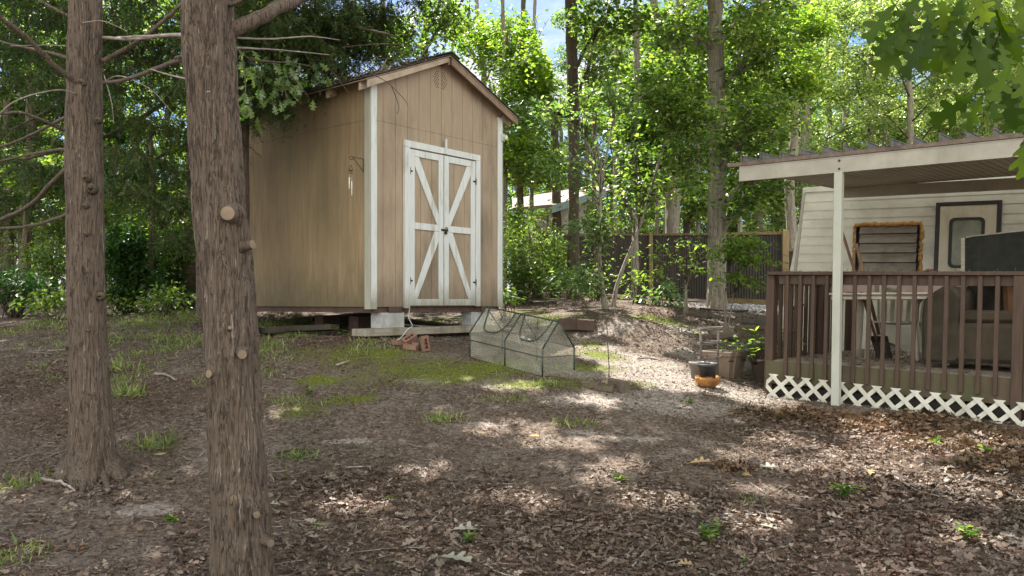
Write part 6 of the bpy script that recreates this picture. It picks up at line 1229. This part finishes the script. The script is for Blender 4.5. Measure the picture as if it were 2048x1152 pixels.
# far woods as one mass
n = 60000; th = rng.uniform(R(-52), R(52), n); rr = rng.uniform(56, 72, n); x, y = rr*np.sin(th)*1.1, rr*np.cos(th); top = 9.5+4.5*fbm(x*.12, y*.05, 3, 3) + np.where(x > 12, 5, 0) + np.where(x < -14, 4, 0); z = 1.6+rng.random(n)**.8*top
k = fbm(x*.35, z*.35, y*.1, 3) > -.22; x, y, z = x[k], y[k], z[k]; n = len(x)
o = leaf_obj('far_woods', np.stack([x, y, z], 1), rdir(n), rdir(n, .8), rng.uniform(.30,.55,n), rng.uniform(.22,.4,n), 'maple', M['leaf_green'], None); tag(o, 'far wall of woods closing the view beyond the yard', 'woods', kind='stuff')
# ---- high canopy added unseen over the yard for shade, holed where sun patches fall
def shade_canopy():
    n_c = 5600; xc = rng.uniform(-17, 7.5, n_c); yc = rng.uniform(3.5, 26, n_c); zc_ = np.maximum(7.2, .385*yc+2.9) + rng.uniform(0, 3.2, n_c)
    vis = ((zc_-EYE-1.0)/yc > HY/FL*1.0) & ((yc < 16.5) | (rng.random(n_c) < .35)); xc, yc, zc_ = xc[vis], yc[vis], zc_[vis]; n_c = len(xc); nl = 34
    t0_ = (zc_-1)/SUN[2]; gx_ = xc-SUN[0]*t0_; gy_ = yc-SUN[1]*t0_; ok = (gx_ < .62*gy_+1.6) & (gx_ > -.66*gy_-1.4) & (gy_ > 2.6) & (gy_ < 18); xc, yc, zc_ = xc[ok], yc[ok], zc_[ok]; n_c = len(xc)
    idx = np.repeat(np.arange(n_c), nl); Q = np.stack([xc, yc, zc_], 1)[idx] + rng.normal(size=(n_c*nl, 3))*np.array([.48,.48,.14]); k = thin_by_sun(Q, .0); return Q[k]
Qc = shade_canopy()
hosts = {}
for o in list(bpy.data.objects):
    if o.get('label') in ('nearest cedar trunk with sawn branch stubs, standing in front of the shed side', 'left cedar with flared roots and small dark knots up its trunk', 'third cedar tight against the shed side with a wide mossy root flare', 'tall dark barked tree just right of the shed', 'thick pale grey tree in front of the corrugated fence', 'dark cedar standing behind between the two foreground trunks'): hosts[o.name] = o
hl = list(hosts.values()); hp = np.array([tuple(o.location)[:2] for o in hl]); hp2 = hp.copy(); own = np.argmin(((Qc[:, None, :2]-hp2[None])**2).sum(-1), 1)
for i, o in enumerate(hl):
    q = Qc[own == i]; n = len(q)
    if n < 10: continue
    L = rng.uniform(.14,.24,n); leaf_obj('added_shade_leaves', q, rdir(n), rdir(n, 1.6), L, L*.75, 'maple', M['leaf_green'], o)  # added shading leaves, parented to the nearest trunk
    mb = MB(); tp = np.array([hp[i][0], hp[i][1], max(7.5, .40*hp[i][1]+3.0)]); 
    for c in q[::max(1, n//40)]:
        if thin_by_sun(tp+(c-tp)*np.linspace(.15, 1, 12)[:, None] + np.array([0,0,.4]), 0).sum() < 12: continue
        limb(mb, [tp, (tp+c)/2+(0,0,.5), c], .045, .012, 5, 8)
    tr_ = np.array([hp[i][0], hp[i][1], 3.0]); 
    mb.build('added_shade_limbs', M['bark_dark'], o, True)
# ---- small weeds and fallen leaves one can tell apart
for i, (px, py, hh_, n_, lb) in enumerate(((600,915,.12,14,'tuft of bright grass blades right of the near trunk'),(310,895,.16,16,'grass tuft growing between the two cedars'),(880,840,.10,22,'sunlit grass tuft in the middle of the yard'),(45,970,.13,14,'fern like tuft left of the left cedar root'),
    (1095,770,.10,14,'pale grass tuft at the greenhouse corner'),(260,790,.16,20,'tall grass clump right of the left cedar'),(230,740,.18,20,'grass clump against the left cedar trunk'),(1500,1000,.07,8,'tiny grass tuft in the right litter'))):
    g = G(px, py, 3.2, 14); m_ = n_*7; D = rdir(m_, .8, .7); Lb = hh_*rng.uniform(.3, 1.0, m_)
    o = leaf_obj('grass_tuft', np.stack([g[0]+rng.normal(size=m_)*hh_*.6, g[1]+rng.normal(size=m_)*hh_*.6, np.full(m_, g[2]-.005)], 1), D, rdir(m_), Lb, .005, 'rh', M['grass'], None); tag(o, lb, 'grass tuft', 'grass tufts in the yard')
WG = 'green seedlings in the litter'
for px, py, s_, nl_, lb in ((345,1045,.05,14,'two leaved seedling left of the near trunk'),(1415,1085,.14,42,'leafy green weed standing in the litter at the bottom right'),(1680,1000,.12,60,'spreading green weed by the dry leaves at the right'),(1745,780,.10,21,'green oak seedling against the white lattice'),(1375,810,.05,18,'dark green seedling on the sand before the pots'),
    (935,1085,.05,12,'small seedling beside the pale oak leaf at the bottom'),(1935,1085,.10,28,'slender green weed near the right bottom edge'),(1975,912,.08,24,'green weed in the drift below the lattice'),(1870,895,.05,21,'flat pale green weed in the drift'),(470,660,.1,20,'weed by the near trunk at mid height'),(1245,965,.05,12,'round leaved seedling in the middle litter'),(625,790,.07,10,'small weed right of the near trunk'),
    (690,675,.12,21,'broad leaved weed under the shed side'),(1030,650,.1,18,'pale weed behind the greenhouse ridge'),(640,660,.12,18,'weed before the planks under the shed')):
    g = G(px, py, 3.2, 14); weed(g, s_, nl_, .055, M['leaf_green'], 'seedling', lb, 'seedling', group=WG, spread=.9, stem_r=.0022)
BG = 'large fallen oak leaves'
for px, py, L_, a_, mt, lb in ((905,1070,.20,.3,'litter_pale','big pale grey oak leaf at the bottom centre'),(880,1125,.22,-.4,'litter_pale','big pale oak leaf at the very bottom'),(1010,1040,.13,1.0,'litter_pale','bluish grey fallen leaf in the middle litter'),(1190,1125,.14,2.0,'leaf_dry','tan lobed leaf at the bottom, left of the green weed'),(1355,1140,.13,.5,'leaf_dry','tan curled leaf at the bottom edge'),
    (1500,960,.14,1.8,'leaf_dry','brown leaf lying in the dirt right of middle'),(1380,935,.2,.2,'leaf_dry','long tan dry leaf left of the dry pile'),(1560,945,.18,2.6,'litter_pale','greyish green curled leaves in the right litter'),(1740,960,.15,1.2,'leaf_dry','tan leaf standing on edge at the right'),(560,1020,.12,2.8,'litter_pale','grey leaf right of the near trunk base'),(1905,870,.12,.2,'leaf_orange','orange leaf bright on the drift below the lattice'),
    (1860,845,.17,1.9,'leaf_dry','large tan oak leaf on the drift near the lattice'),(1520,1060,.12,-.3,'litter_pale','small white grey leaf at the lower right'),(1670,990,.2,.4,'litter_pale','blue grey leaf under the spreading weed'),(770,1005,.08,.4,'leaf_near','fresh green leaf fallen in the lower middle'),(1480,1138,.07,.6,'leaf_near','fresh green leaf fallen at the bottom edge'),(620,1060,.09,.2,'leaf_near','green leaf fallen right of the near trunk'),(1060,880,.09,.1,'leaf_orange','yellow leaf at the edge of the sunlit patch')):
    if mt not in M: M[mt] = leafmat(mt, {'litter_pale': [(.20,.19,.16),(.28,.27,.235),(.24,.24,.21)], 'leaf_dry': [(.26,.17,.08),(.36,.25,.14),(.3,.2,.1)], 'leaf_orange': [(.55,.27,.03),(.6,.33,.05),(.5,.3,.03)]}[mt], .15, .6, (1.2,1,.8))
    g = G(px, py, 3.2, 14); o = leaf_obj('fallen_leaf', np.array([g+(0,0,.035)]), np.array([(math.cos(a_), math.sin(a_), rng.normal()*.1)]), np.array([(rng.normal()*.3, -.25, 1)]), L_*.9, L_*.55, 'oak', M[mt], None, np.array([.12])); tag(o, lb, 'fallen leaf', BG)
